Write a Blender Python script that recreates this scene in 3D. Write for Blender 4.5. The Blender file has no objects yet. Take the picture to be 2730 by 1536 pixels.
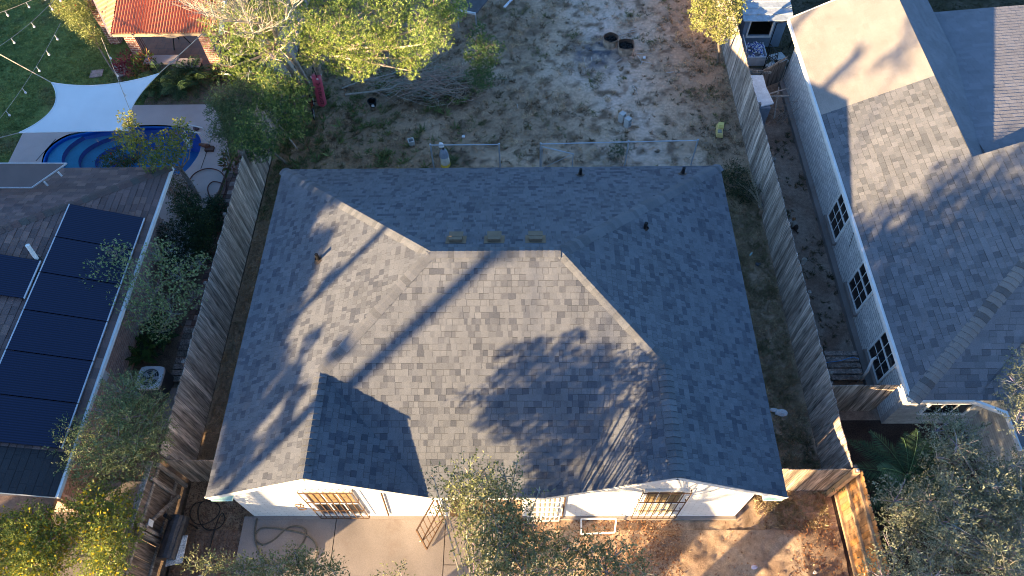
import bpy, math, random
import numpy as np
from mathutils import Vector, noise
from mathutils.geometry import tessellate_polygon

# ------------------------------------------------------------------ camera, sky, sun, exposure
S = bpy.context.scene
CAM = np.array([0.7091, -4.5567, 18.5586])
PIT, YAW, ROL, FPX = 1.0028333, -0.0334047, -0.0340594, 1889.28
def cam_axes():
    cy, sy, cp, sp = math.cos(YAW), math.sin(YAW), math.cos(PIT), math.sin(PIT)
    f = np.array([sy*cp, cy*cp, -sp]); r = np.array([cy, -sy, 0.]); u = np.cross(r, f)
    c, s = math.cos(ROL), math.sin(ROL)
    return c*r+s*u, -s*r+c*u, f
CR, CU, CF = cam_axes()
cd = bpy.data.cameras.new("camera"); cam = bpy.data.objects.new("camera", cd)
S.collection.objects.link(cam); S.camera = cam
from mathutils import Matrix
cam.matrix_world = Matrix(((CR[0], CU[0], -CF[0], CAM[0]), (CR[1], CU[1], -CF[1], CAM[1]), (CR[2], CU[2], -CF[2], CAM[2]), (0, 0, 0, 1)))
cd.sensor_width = 36; cd.lens = FPX/2730*36; cd.clip_end = 500; cd.clip_start = .1

SUN_AZ, SUN_EL = math.radians(38.5), math.radians(11.2)
SD = np.array([math.cos(SUN_EL)*math.cos(SUN_AZ), math.cos(SUN_EL)*math.sin(SUN_AZ), -math.sin(SUN_EL)])  # travel of light
w = bpy.data.worlds.new("World"); S.world = w; w.use_nodes = True
nt = w.node_tree; bg = nt.nodes['Background']; sky = nt.nodes.new('ShaderNodeTexSky')
sky.sky_type = 'NISHITA'; sky.sun_disc = False; sky.sun_elevation = SUN_EL
sky.sun_rotation = math.atan2(-SD[0], -SD[1])
sky.air_density = 1.0; sky.dust_density = 0.6; sky.ozone_density = 4.5
nt.links.new(sky.outputs[0], bg.inputs[0]); bg.inputs[1].default_value = 0.09
sl = bpy.data.lights.new("sun", 'SUN'); sl.energy = 5.0; sl.angle = math.radians(0.55); sl.color = (1, .71, .38)
so = bpy.data.objects.new("sun", sl); S.collection.objects.link(so)
so.rotation_euler = Vector(SD).to_track_quat('-Z', 'Y').to_euler()
S.view_settings.view_transform = 'Standard'; S.view_settings.look = 'None'
S.view_settings.exposure = 2.35; S.view_settings.gamma = 1
try: S.cycles.filter_width = 1.0
except Exception: pass

rnd = random.Random(11); NR = np.random.default_rng(5)
K = 2730/2575
def ray(a, b): return CR*((a*K-1365)/FPX) - CU*((b*K-768)/FPX) + CF
def onp(a, b, P0, n):
    d = ray(a, b); P0 = np.array(P0, float); n = np.array(n, float)
    return CAM + d*(n @ (P0-CAM))/(n @ d)
def at(a, b, z=0.): return onp(a, b, (0, 0, z), (0, 0, 1))

# ------------------------------------------------------------------ helpers
COL = S.collection
def tag(o, label=None, cat=None, group=None, kind=None):
    if label: o['label'] = label
    if cat: o['category'] = cat
    if group: o['group'] = group
    if kind: o['kind'] = kind
    return o
def thing(name, loc, label, cat, group=None):
    o = bpy.data.objects.new(name, None); o.location = loc; o.empty_display_size = .2; COL.objects.link(o)
    return tag(o, label, cat, group)
def copy_tree(o, loc, label=None):
    c = o.copy(); COL.objects.link(c); c.location = loc
    if label: c['label'] = label
    for ch in [x for x in bpy.data.objects if x.parent == o]:
        d = ch.copy(); COL.objects.link(d); d.parent = c
        for g in [x for x in bpy.data.objects if x.parent == ch]:
            h = g.copy(); COL.objects.link(h); h.parent = d
    return c
def V(*a): return np.array(a, float)
def nrm(v):
    v = np.array(v, float); l = np.linalg.norm(v); return v/l if l > 1e-12 else v
def wloc(o):
    v = np.zeros(3)
    while o is not None: v += np.array(o.location); o = o.parent
    return v
class MB:
    def __init__(s): s.v = []; s.f = []; s.c = []
    def face(s, pts, col=(1, 1, 1)):
        i = len(s.v); s.v.extend([tuple(map(float, p)) for p in pts]); s.f.append(tuple(range(i, i+len(pts)))); s.c.append(col)
    def box(s, x0, x1, y0, y1, z0, z1, col=(1, 1, 1)):
        s.hexa([(x0, y0, z0), (x1, y0, z0), (x1, y1, z0), (x0, y1, z0), (x0, y0, z1), (x1, y0, z1), (x1, y1, z1), (x0, y1, z1)], col)
    def hexa(s, p, col=(1, 1, 1)):
        i = len(s.v); s.v.extend([tuple(map(float, q)) for q in p])
        for f in ((3, 2, 1, 0), (4, 5, 6, 7), (0, 1, 5, 4), (1, 2, 6, 5), (2, 3, 7, 6), (3, 0, 4, 7)):
            s.f.append(tuple(i+k for k in f)); s.c.append(col)
    def beam(s, a, b, w, h, col=(1, 1, 1), up=(0, 0, 1)):
        a = np.array(a, float); b = np.array(b, float); d = nrm(b-a); x = np.cross(d, up)
        if np.linalg.norm(x) < 1e-4: x = np.array([1., 0, 0])
        x = nrm(x)*w/2; y = nrm(np.cross(x, d))*h/2
        s.hexa([a-x-y, a+x-y, b+x-y, b-x-y, a-x+y, a+x+y, b+x+y, b-x+y], col)
    def prism(s, pts, d, col=(1, 1, 1)):
        d = np.array(d, float); p = [np.array(q, float) for q in pts]; q = [a+d for a in p]; n = len(p)
        s.face(p[::-1], col); s.face(q, col)
        for i in range(n): s.face([p[i], p[(i+1) % n], q[(i+1) % n], q[i]], col)
    def tube(s, pts, r, n=6, col=(1, 1, 1), caps=True):
        P = [np.array(p, float) for p in pts]; m = len(P); rr = r if hasattr(r, '__len__') else [r]*m
        i0 = len(s.v); ref = None
        for k in range(m):
            d = nrm(P[min(k+1, m-1)]-P[max(k-1, 0)])
            if ref is None or abs(ref @ d) > .95: ref = V(0, 0, 1) if abs(d[2]) < .9 else V(1, 0, 0)
            x = nrm(np.cross(d, ref)); y = np.cross(d, x)
            for j in range(n):
                a = 2*math.pi*j/n; q = P[k]+rr[k]*(math.cos(a)*x+math.sin(a)*y); s.v.append(tuple(q))
        for k in range(m-1):
            for j in range(n):
                j2 = (j+1) % n
                s.f.append((i0+k*n+j, i0+k*n+j2, i0+(k+1)*n+j2, i0+(k+1)*n+j)); s.c.append(col)
        if caps:
            s.f.append(tuple(i0+j for j in range(n))[::-1]); s.c.append(col)
            s.f.append(tuple(i0+(m-1)*n+j for j in range(n))); s.c.append(col)
    def disc(s, c, r, n=16, col=(1, 1, 1), ax=(0, 0, 1)):
        ax = nrm(ax); x = nrm(np.cross(ax, (0, 0, 1) if abs(ax[2]) < .9 else (1, 0, 0))); y = np.cross(ax, x); c = np.array(c, float)
        s.face([c+r*(math.cos(t)*x+math.sin(t)*y) for t in [2*math.pi*k/n for k in range(n)]], col)
    def lathe(s, c, prof, n=16, col=(1, 1, 1), ax=(0, 0, 1)):
        ax = nrm(ax); x = nrm(np.cross(ax, (0, 0, 1) if abs(ax[2]) < .9 else (1, 0, 0))); y = np.cross(ax, x); c = np.array(c, float); i0 = len(s.v)
        for (r, h) in prof:
            for j in range(n):
                t = 2*math.pi*j/n; s.v.append(tuple(c+ax*h+r*(math.cos(t)*x+math.sin(t)*y)))
        for k in range(len(prof)-1):
            for j in range(n):
                j2 = (j+1) % n; s.f.append((i0+k*n+j, i0+k*n+j2, i0+(k+1)*n+j2, i0+(k+1)*n+j)); s.c.append(col)
    def blob(s, c, r, n=10, m=7, col=(1, 1, 1), jit=.0):
        c = np.array(c, float); r = np.array(r, float)*np.ones(3); i0 = len(s.v)
        for k in range(m+1):
            t = math.pi*k/m
            for j in range(n):
                a = 2*math.pi*j/n; q = V(math.sin(t)*math.cos(a), math.sin(t)*math.sin(a), math.cos(t))*(1+jit*(rnd.random()-.5))
                s.v.append(tuple(c+q*r))
        for k in range(m):
            for j in range(n):
                j2 = (j+1) % n; s.f.append((i0+k*n+j, i0+(k+1)*n+j, i0+(k+1)*n+j2, i0+k*n+j2)); s.c.append(col)
    def build(s, name, mat, parent=None, smooth=False, loc=None):
        me = bpy.data.meshes.new(name); off = wloc(parent) if parent is not None else (np.array(loc, float) if loc is not None else np.zeros(3))
        vv = np.array(s.v)-off; me.from_pydata(vv.tolist(), [], s.f)
        at_ = me.color_attributes.new("Col", 'FLOAT_COLOR', 'CORNER')
        cnt = [len(f) for f in s.f]; c = np.repeat(np.array([tuple(q)[:3]+(1.,) for q in s.c], np.float32), cnt, axis=0)
        at_.data.foreach_set('color', c.ravel()); me.materials.append(mat)
        if smooth: me.polygons.foreach_set('use_smooth', [True]*len(s.f))
        me.update(); o = bpy.data.objects.new(name, me); COL.objects.link(o)
        if parent is not None: o.parent = parent
        elif loc is not None: o.location = loc
        return o
def quads_obj(name, Q, C, mat, parent=None, loc=None):
    """Q: N x 4 x 3 array of quads, C: N x 3 colours"""
    off = wloc(parent) if parent is not None else (np.array(loc, float) if loc is not None else np.zeros(3))
    n = len(Q); me = bpy.data.meshes.new(name); me.vertices.add(4*n); me.loops.add(4*n); me.polygons.add(n)
    me.vertices.foreach_set('co', (Q.reshape(-1, 3)-off).astype(np.float32).ravel())
    me.loops.foreach_set('vertex_index', np.arange(4*n, dtype=np.int32))
    me.polygons.foreach_set('loop_start', np.arange(0, 4*n, 4, dtype=np.int32))
    try: me.polygons.foreach_set('loop_total', np.full(n, 4, np.int32))
    except Exception: pass
    a = me.color_attributes.new("Col", 'FLOAT_COLOR', 'CORNER')
    c = np.ones((n, 4), np.float32); c[:, :3] = C; a.data.foreach_set('color', np.repeat(c, 4, axis=0).ravel())
    me.materials.append(mat); me.update(calc_edges=True); o = bpy.data.objects.new(name, me); COL.objects.link(o)
    if parent is not None: o.parent = parent
    elif loc is not None: o.location = loc
    return o
def unit(n):
    v = NR.normal(size=(n, 3)); return v/np.linalg.norm(v, axis=1, keepdims=True)
def leafq(P, A, L, W, upb=.3):
    n = len(P); A = A/np.maximum(np.linalg.norm(A, axis=1, keepdims=True), 1e-6)
    B = np.cross(A, unit(n)+V(0, 0, upb)); B /= np.maximum(np.linalg.norm(B, axis=1, keepdims=True), 1e-6)
    L = np.asarray(L).reshape(-1, 1); W = np.asarray(W).reshape(-1, 1)
    return np.stack([P, P+A*L*.45+B*W*.5, P+A*L, P+A*L*.45-B*W*.5], axis=1)

# ------------------------------------------------------------------ materials
MAT = {}
def mat(name, base=None, rough=.8, vcol=False, n1=(4, .2), n2=(40, .25), bump=0., bscale=30, spec=.3, metal=0., stretch=None, transl=0., dark=None, darks=(1.5, .5, .62)):
    """base colour (or Col attribute) times two octaves of noise; optional dark blotches of own shape (dirt)"""
    if name in MAT: return MAT[name]
    m = bpy.data.materials.new(name); m.use_nodes = True; t = m.node_tree; N = t.nodes; Lk = t.links
    b = N['Principled BSDF']; b.inputs['Roughness'].default_value = rough; b.inputs['Metallic'].default_value = metal
    b.inputs['Specular IOR Level'].default_value = spec
    tc = N.new('ShaderNodeTexCoord'); mp = N.new('ShaderNodeMapping'); Lk.new(tc.outputs['Object'], mp.inputs[0])
    if stretch: mp.inputs['Scale'].default_value = stretch
    if vcol: src = N.new('ShaderNodeVertexColor'); src.layer_name = 'Col'; cur = src.outputs[0]
    else: src = N.new('ShaderNodeRGB'); src.outputs[0].default_value = (*base, 1); cur = src.outputs[0]
    if vcol and base is not None:
        mx = N.new('ShaderNodeMix'); mx.data_type = 'RGBA'; mx.blend_type = 'MULTIPLY'; mx.inputs[0].default_value = 1
        Lk.new(cur, mx.inputs[6]); mx.inputs[7].default_value = (*base, 1); cur = mx.outputs[2]
    for sc, amt in (n1, n2):
        if amt <= 0: continue
        nz = N.new('ShaderNodeTexNoise'); nz.inputs['Scale'].default_value = sc; nz.inputs['Detail'].default_value = 4; Lk.new(mp.outputs[0], nz.inputs[0])
        mr = N.new('ShaderNodeMapRange'); mr.inputs[1].default_value = .3; mr.inputs[2].default_value = .7; mr.inputs[3].default_value = 1-amt; mr.inputs[4].default_value = 1+amt
        Lk.new(nz.outputs[0], mr.inputs[0])
        mx = N.new('ShaderNodeMix'); mx.data_type = 'RGBA'; mx.blend_type = 'MULTIPLY'; mx.inputs[0].default_value = 1
        Lk.new(cur, mx.inputs[6]); Lk.new(mr.outputs[0], mx.inputs[7]); cur = mx.outputs[2]
    if dark is not None:
        nz = N.new('ShaderNodeTexNoise'); nz.inputs['Scale'].default_value = darks[0]; nz.inputs['Detail'].default_value = 6; nz.inputs['Roughness'].default_value = .65; Lk.new(mp.outputs[0], nz.inputs[0])
        mr = N.new('ShaderNodeMapRange'); mr.inputs[1].default_value = darks[1]; mr.inputs[2].default_value = darks[2]; Lk.new(nz.outputs[0], mr.inputs[0])
        mx = N.new('ShaderNodeMix'); mx.data_type = 'RGBA'; Lk.new(mr.outputs[0], mx.inputs[0]); Lk.new(cur, mx.inputs[6]); mx.inputs[7].default_value = (*dark, 1); cur = mx.outputs[2]
    Lk.new(cur, b.inputs['Base Color'])
    if bump > 0:
        nz = N.new('ShaderNodeTexNoise'); nz.inputs['Scale'].default_value = bscale; nz.inputs['Detail'].default_value = 5; Lk.new(mp.outputs[0], nz.inputs[0])
        bp = N.new('ShaderNodeBump'); bp.inputs['Strength'].default_value = min(1, bump); bp.inputs['Distance'].default_value = .02; Lk.new(nz.outputs[0], bp.inputs['Height']); Lk.new(bp.outputs[0], b.inputs['Normal'])
    if transl > 0:
        tr = N.new('ShaderNodeBsdfTranslucent'); Lk.new(cur, tr.inputs[0]); ms = N.new('ShaderNodeMixShader'); ms.inputs[0].default_value = transl
        Lk.new(b.outputs[0], ms.inputs[1]); Lk.new(tr.outputs[0], ms.inputs[2]); Lk.new(ms.outputs[0], N['Material Output'].inputs[0])
    MAT[name] = m; return m
def brickmat(name, c1, c2, mortar, axis, bw=.2, bh=.07, ms=.008, rough=.85, wear=None, bias=0., jit=.15):
    if name in MAT: return MAT[name]
    m = bpy.data.materials.new(name); m.use_nodes = True; t = m.node_tree; N = t.nodes; Lk = t.links; b = N['Principled BSDF']; b.inputs['Roughness'].default_value = rough
    tc = N.new('ShaderNodeTexCoord'); sp = N.new('ShaderNodeSeparateXYZ'); cb = N.new('ShaderNodeCombineXYZ'); Lk.new(tc.outputs['Object'], sp.inputs[0])
    Lk.new(sp.outputs[{'x': 1, 'y': 0, 'z': 0}[axis]], cb.inputs[0]); Lk.new(sp.outputs[1 if axis == 'z' else 2], cb.inputs[1])
    bt = N.new('ShaderNodeTexBrick'); bt.inputs['Scale'].default_value = 1; bt.inputs['Brick Width'].default_value = bw; bt.inputs['Row Height'].default_value = bh; bt.inputs['Mortar Size'].default_value = ms
    bt.inputs['Color1'].default_value = (*c1, 1); bt.inputs['Color2'].default_value = (*c2, 1); bt.inputs['Mortar'].default_value = (*mortar, 1); bt.inputs['Bias'].default_value = bias; Lk.new(cb.outputs[0], bt.inputs[0])
    cur = bt.outputs[0]
    nz = N.new('ShaderNodeTexNoise'); nz.inputs['Scale'].default_value = 5; nz.inputs['Detail'].default_value = 6; Lk.new(tc.outputs['Object'], nz.inputs[0])
    mr = N.new('ShaderNodeMapRange'); mr.inputs[1].default_value = .3; mr.inputs[2].default_value = .7; mr.inputs[3].default_value = 1-jit; mr.inputs[4].default_value = 1+jit*.6; Lk.new(nz.outputs[0], mr.inputs[0])
    mx = N.new('ShaderNodeMix'); mx.data_type = 'RGBA'; mx.blend_type = 'MULTIPLY'; mx.inputs[0].default_value = 1; Lk.new(cur, mx.inputs[6]); Lk.new(mr.outputs[0], mx.inputs[7]); cur = mx.outputs[2]
    Lk.new(cur, b.inputs['Base Color'])
    bp = N.new('ShaderNodeBump'); bp.invert = True; bp.inputs['Strength'].default_value = .7; bp.inputs['Distance'].default_value = .012; Lk.new(bt.outputs['Fac'], bp.inputs['Height']); Lk.new(bp.outputs[0], b.inputs['Normal'])
    MAT[name] = m; return m
def glass(name, col=(.01, .012, .016), rough=.08):
    return mat(name, col, rough, n1=(1, 0), n2=(1, 0), spec=.6)

M_sh = mat('asphalt_shingle', vcol=True, rough=.9, n1=(1.2, .1), n2=(90, .28), bump=.5, bscale=260, spec=.2)
M_white = mat('white_paint', (.78, .78, .76), .5, n1=(3, .06), n2=(30, .05))
M_cyan = mat('pale_cyan_paint', (.42, .72, .74), .55, n1=(3, .08), n2=(30, .05))
M_wood = mat('weathered_wood', vcol=True, rough=.9, n1=(7, .4), n2=(34, .6), stretch=(1, 1, .07), bump=.6, bscale=40, spec=.15)
M_cedar = mat('new_cedar', vcol=True, rough=.65, n1=(5, .2), n2=(30, .2), stretch=(1, 1, .2), spec=.3)
M_galv = mat('galvanised_steel', (.42, .48, .55), .4, metal=.5, n1=(8, .15), n2=(60, .1))
M_black = mat('black_metal', (.012, .012, .013), .5, n1=(5, .2), n2=(60, .2))
M_rust = mat('rusty_iron', (.12, .07, .045), .85, n1=(9, .4), n2=(60, .4))
M_vc = mat('painted', vcol=True, rough=.6, n1=(6, .12), n2=(50, .1))
M_vcm = mat('matte_painted', vcol=True, rough=.9, n1=(6, .2), n2=(50, .2))
M_leaf = mat('leaf', vcol=True, rough=.55, n1=(3, .12), n2=(1, 0), spec=.35, transl=.3)
M_bark = mat('bark', vcol=True, rough=.95, n1=(8, .25), n2=(50, .3), bump=.5, bscale=50, spec=.1)
M_glass = glass('dark_glass')
M_conc = mat('concrete', (.27, .235, .215), .9, n1=(1.1, .16), n2=(45, .12), bump=.15, bscale=120, dark=(.2, .15, .125), darks=(.9, .56, .8))

# ------------------------------------------------------------------ setting: ground sheets
def fbm(x, y, s, o=4, z=0.): return noise.fractal(Vector((x*s, y*s, z)), 1.0, 2.0, o)
def sheet(name, x0, x1, y0, y1, z, step, m, hf=None, colf=None, label=None, skip=None):
    nx = max(1, int(round((x1-x0)/step))); ny = max(1, int(round((y1-y0)/step)))
    xs = np.linspace(x0, x1, nx+1); ys = np.linspace(y0, y1, ny+1); vs = []; cs = []
    for j in range(ny+1):
        for i in range(nx+1):
            x, y = xs[i], ys[j]; vs.append((x, y, z+(hf(x, y) if hf else 0)))
            cs.append(colf(x, y) if colf else (1, 1, 1))
    fs = [(j*(nx+1)+i, j*(nx+1)+i+1, (j+1)*(nx+1)+i+1, (j+1)*(nx+1)+i) for j in range(ny) for i in range(nx) if not (skip and skip[0] < (xs[i]+xs[i+1])/2 < skip[1] and skip[2] < (ys[j]+ys[j+1])/2 < skip[3])]
    me = bpy.data.meshes.new(name); me.from_pydata(vs, [], fs)
    a = me.color_attributes.new('Col', 'FLOAT_COLOR', 'POINT'); a.data.foreach_set('color', np.array([tuple(c)+(1,) for c in cs], np.float32).ravel())
    me.polygons.foreach_set('use_smooth', [True]*len(fs)); me.materials.append(m); o = bpy.data.objects.new(name, me); COL.objects.link(o)
    return tag(o, label, kind='structure')
def lerp(a, b, t): t = max(0, min(1, t)); return tuple(a[i]*(1-t)+b[i]*t for i in range(3))
M_soil = mat('soil', vcol=True, rough=.95, n1=(9, .2), n2=(55, .38), bump=.8, bscale=70, spec=.1)
sheet('ground', -90, 90, -60, 110, -.12, 5, mat('far_ground', (.16, .13, .09), .95, n1=(.4, .3), n2=(9, .4)), skip=(-20, -10, 10, 15))

PALE = (.64, .51, .41); BRN = (.39, .275, .185); GRN = (.2, .18, .08); DRY = (.55, .4, .28)
def yard_col(x, y):
    s = fbm(x, y, .22, 4)+.55*fbm(x+30, y, .9, 5)
    c = max(0, 1-abs(x-4.6+.15*(y-17))/3.6)                      # pale bare sand down the middle of the yard
    t = s*.95+c*1.05-.58
    col = lerp(DRY, PALE, t*1.1) if t > 0 else lerp(DRY, BRN, -t*1.3)
    d = fbm(x-7, y+9, 2.3, 5)
    if d > .05: col = lerp(col, (.2, .14, .095), (d-.05)*2.0)
    g = max(0, (-x-2.6)/3)*.5+fbm(x, y+50, .6, 4)*.7-.5
    if g > 0: col = lerp(col, GRN, g)
    r = math.hypot(x-3.6, y-18.2)                                # ash and charcoal round the burnt tubs
    if r < 1.5: col = lerp(col, (.12, .12, .14), (1.5-r)*.9*max(0, .6+fbm(x, y, 3, 4)))
    q = math.hypot((x+2.9)/1.9, (y-16.1)/.95)                   # darker ground under the brushwood
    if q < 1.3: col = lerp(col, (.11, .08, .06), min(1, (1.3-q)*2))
    if x < -1.5: col = lerp(col, (.3, .215, .14), min(.75, (-1.5-x)*.3))
    if x < -6.9 or x > 7.2: col = lerp(col, BRN, .55)
    return col
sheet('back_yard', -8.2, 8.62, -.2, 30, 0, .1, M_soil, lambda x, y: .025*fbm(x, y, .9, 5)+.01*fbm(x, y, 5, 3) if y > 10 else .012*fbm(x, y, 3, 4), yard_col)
def front_col(x, y):
    t = fbm(x, y, .8, 5)
    c = lerp((.44, .325, .23), (.3, .2, .135), t*1.2+.3)
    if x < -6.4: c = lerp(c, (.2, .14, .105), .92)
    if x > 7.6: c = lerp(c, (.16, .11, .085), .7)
    return c
def dune(x, y):
    h = .05*fbm(x, y, 1.1, 3)+.028*fbm(x+9, y, 4.2, 4)
    if 3.2 < x < 8.4: h += .06*max(0, fbm(x-3, y*1.3, 2.1, 4))*min(1, x-3.2)
    return h
sheet('front_yard', -8.2, 8.6, -9, -.05, .03, .07, M_soil, dune, front_col)
def lawn_col(x, y):
    t = .5+.6*fbm(x, y, .35, 4)+.35*fbm(x, y, 2.4, 4)
    c = lerp((.12, .175, .055), (.24, .29, .09), t)
    b = fbm(x+20, y, .55, 5)-.18+max(0, 1-abs(y-15.6)/2.2)*.22
    return lerp(c, (.19, .16, .085), b*1.5) if b > 0 else c
sheet('lawn', -30, -8.28, 9.2, 30, -.01, .12, M_soil, lambda x, y: .02*fbm(x, y, 4, 4), lawn_col, skip=(-17.1, -10.6, 9.5, 14.9))
M_bed = mat('garden_soil', (.2, .145, .105), .95, n1=(3, .3), n2=(40, .5), bump=.8, bscale=60)
sheet('garden_soil', -11.6, -8.28, -9, 9.2, 0, .5, M_bed)
def alley_col(x, y): return lerp((.24, .165, .125), (.38, .29, .23), .5+fbm(x, y, 1.3, 5)*1.1)
sheet('side_alley', 8.62, 16.5, 2.9, 17.2, 0, .15, M_soil, lambda x, y: .015*fbm(x, y, 3, 4), alley_col)
sheet('side_garden', 8.62, 30, -9, 2.9, -.005, .3, mat('dark_soil', (.06, .043, .036), .95, n1=(2, .3), n2=(40, .45), bump=.8, bscale=60))
sheet('rear_grass', 8.62, 30, 17.2, 30, -.002, .2, M_soil, lambda x, y: .02*fbm(x, y, 4, 4), lambda x, y: lerp((.05, .05, .028), (.12, .1, .07), .5+fbm(x, y, .8, 4)))

# driveway: concrete slabs with joints
drv = MB()
for (x0, x1, y0, y1) in ((-6.55, -4.17, -9, .27), (-4.15, -1.36, -9, .27), (-1.34, .1, -.9, .27), (-1.34, .1, -9, -.92)):
    drv.box(x0, x1, y0, y1, -.05, .105)
o = drv.build('driveway', M_conc); tag(o, kind='structure')
# pool deck with the pool cut out of it
def smoothpoly(P, k=6):
    n = len(P); out = []
    for i in range(n):
        p0, p1, p2, p3 = [np.array(P[(i+j-1) % n], float) for j in range(4)]
        for q in range(k):
            t = q/k; out.append(.5*((2*p1)+(-p0+p2)*t+(2*p0-5*p1+4*p2-p3)*t*t+(-p0+3*p1-3*p2+p3)*t**3))
    return out
pool_px = [(110, 405), (128, 372), (170, 345), (225, 333), (262, 326), (330, 321), (420, 320), (480, 330), (506, 352), (505, 385), (490, 412), (468, 436), (430, 452), (300, 470), (160, 465), (115, 440)]
POOL = smoothpoly([tuple(at(a, b)[:2]) for a, b in pool_px], 5)
dk = [(-17.55, 11.5), (-17.6, 14.2), (-14.3, 15.45), (-10.95, 15.45), (-10.2, 14.2), (-9.65, 12.6), (-9.75, 11.2), (-10.15, 10.2), (-10.7, 9.3), (-17.5, 9.3)]
M_deck = mat('pool_deck_concrete', (.46, .38, .35), .9, n1=(1.5, .07), n2=(60, .1), bump=.15, bscale=150)
def holed(name, outer, hole, z, m):
    A = [Vector((p[0], p[1], z)) for p in outer]; B = [Vector((p[0], p[1], z)) for p in hole]
    tr = tessellate_polygon([A, B]); al = A+B; b = MB()
    for t in tr:
        q = [al[i] for i in t]
        if (q[1]-q[0]).cross(q[2]-q[0]).z < 0: q = q[::-1]
        b.face(q)
    for i in range(len(A)): p, q = A[i], A[(i+1) % len(A)]; b.face([p, q, q-Vector((0, 0, .12)), p-Vector((0, 0, .12))])
    return b
db = holed('pool_deck', dk, POOL, .1, M_deck)
for (p, q) in (((-10.75, 15.4), (-11.6, 9.4)), ((-17.2, 13.0), (-15.6, 15.0))):
    pass
o = db.build('pool_deck', M_deck); tag(o, kind='structure')
jb = MB()
for p, q in (((410, 215+20), (345, 400)),):
    pass
a, b_ = at(548, 300, .105), at(505, 425, .105); jb.beam(a, b_, .02, .006)
a, b_ = at(90, 405, .105), at(140, 350, .105); jb.beam(a, b_, .02, .006)
o = jb.build('deck_joint', M_black); tag(o, kind='structure')
# brick path along the garden
pth = MB(); 
for k in range(44):
    y = 5.2+k*.19
    if y > 13: break
    for j in range(4):
        x = -9.55+.1*math.sin(y)+j*.19
        c = rnd.choice([(.2, .12, .1), (.27, .17, .14), (.33, .25, .22), (.15, .1, .09)])
        pth.box(x+.008, x+.182, y+.008, y+.182, -.02, .06+rnd.random()*.015, c)
o = pth.build('brick_path', M_vcm); tag(o, kind='structure')

# ------------------------------------------------------------------ roof builders
def clip(poly, inside, inter):
    out = []
    for i in range(len(poly)):
        a, b = poly[i-1], poly[i]; ia, ib = inside(a), inside(b)
        if ib:
            if not ia: out.append(inter(a, b))
            out.append(b)
        elif ia: out.append(inter(a, b))
    return out
def clip_convex(sub, cl):
    for i in range(len(cl)):
        a = cl[i-1]; b = cl[i]; ex, ey = b[0]-a[0], b[1]-a[1]
        d = lambda p: ex*(p[1]-a[1])-ey*(p[0]-a[0])
        sub = clip(sub, lambda p: d(p) >= -1e-9, lambda p, q: (p[0]+(q[0]-p[0])*d(p)/(d(p)-d(q)), p[1]+(q[1]-p[1])*d(p)/(d(p)-d(q))))
        if len(sub) < 3: return []
    return sub
def shingles(mb, polys, O, U, pal, e=.143, wr=(.075, .18), lift=.008, seed=1, deck=True, teeth=.005):
    """polys: convex 3-D pieces of one roof plane. O origin on the eave, U unit vector along it."""
    R = random.Random(seed); O = np.array(O, float); U = nrm(U); P = [np.array(p, float) for p in polys[0]]
    n = nrm(np.cross(P[1]-P[0], P[2]-P[0])); n = n if n[2] > 0 else -n
    Vv = np.cross(n, U); Vv = Vv if Vv[2] > 0 else -Vv
    cl = []
    for pl in polys:
        q = [((np.array(p)-O) @ U, (np.array(p)-O) @ Vv) for p in pl]
        ar = sum(q[i-1][0]*q[i][1]-q[i][0]*q[i-1][1] for i in range(len(q)))
        cl.append(q if ar > 0 else q[::-1])
    u0 = min(p[0] for q in cl for p in q); u1 = max(p[0] for q in cl for p in q); v1 = max(p[1] for q in cl for p in q); v0 = min(p[1] for q in cl for p in q)
    flip = np.cross(U, Vv) @ n < 0
    rows = int((v1-v0)/e)+2
    for r in range(rows):
        a = v0+r*e; u = u0-R.random()*.3
        while u < u1:
            wd = R.uniform(*wr); c = pal(R, u, a); tt = teeth if R.random() < .5 else 0
            for q in cl:
                s = clip_convex([(u, a), (u+wd, a), (u+wd, a+e), (u, a+e)], q)
                if len(s) < 3: continue
                def P3(p, extra=None):
                    h = (lift+tt)*(1-(p[1]-a)/e)+.002 if extra is None else extra
                    return O+U*p[0]+Vv*p[1]+n*h
                f = [P3(p) for p in s]; mb.face(f[::-1] if flip else f, c)
                if tt == 0 and teeth > 0:   # shadow of raised neighbours painted as dark strips on the recessed tabs
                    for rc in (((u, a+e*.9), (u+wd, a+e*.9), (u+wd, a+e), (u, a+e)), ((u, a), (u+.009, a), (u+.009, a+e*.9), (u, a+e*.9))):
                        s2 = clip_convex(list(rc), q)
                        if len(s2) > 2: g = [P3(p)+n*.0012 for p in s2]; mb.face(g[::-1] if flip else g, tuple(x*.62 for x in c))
                for i in range(len(s)):
                    p, q2 = s[i-1], s[i]
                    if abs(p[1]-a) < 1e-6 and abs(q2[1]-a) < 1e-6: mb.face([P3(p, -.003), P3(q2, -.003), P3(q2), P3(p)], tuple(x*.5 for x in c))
            u += wd
    if deck:
        for pl in polys:
            p = [np.array(x, float)-n*.004 for x in pl]; nn = np.cross(p[1]-p[0], p[2]-p[0])
            p = p if nn[2] > 0 else p[::-1]
            mb.face(p, (.05, .045, .04)); mb.face([x-n*.03 for x in p][::-1], (.3, .3, .3))
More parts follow.
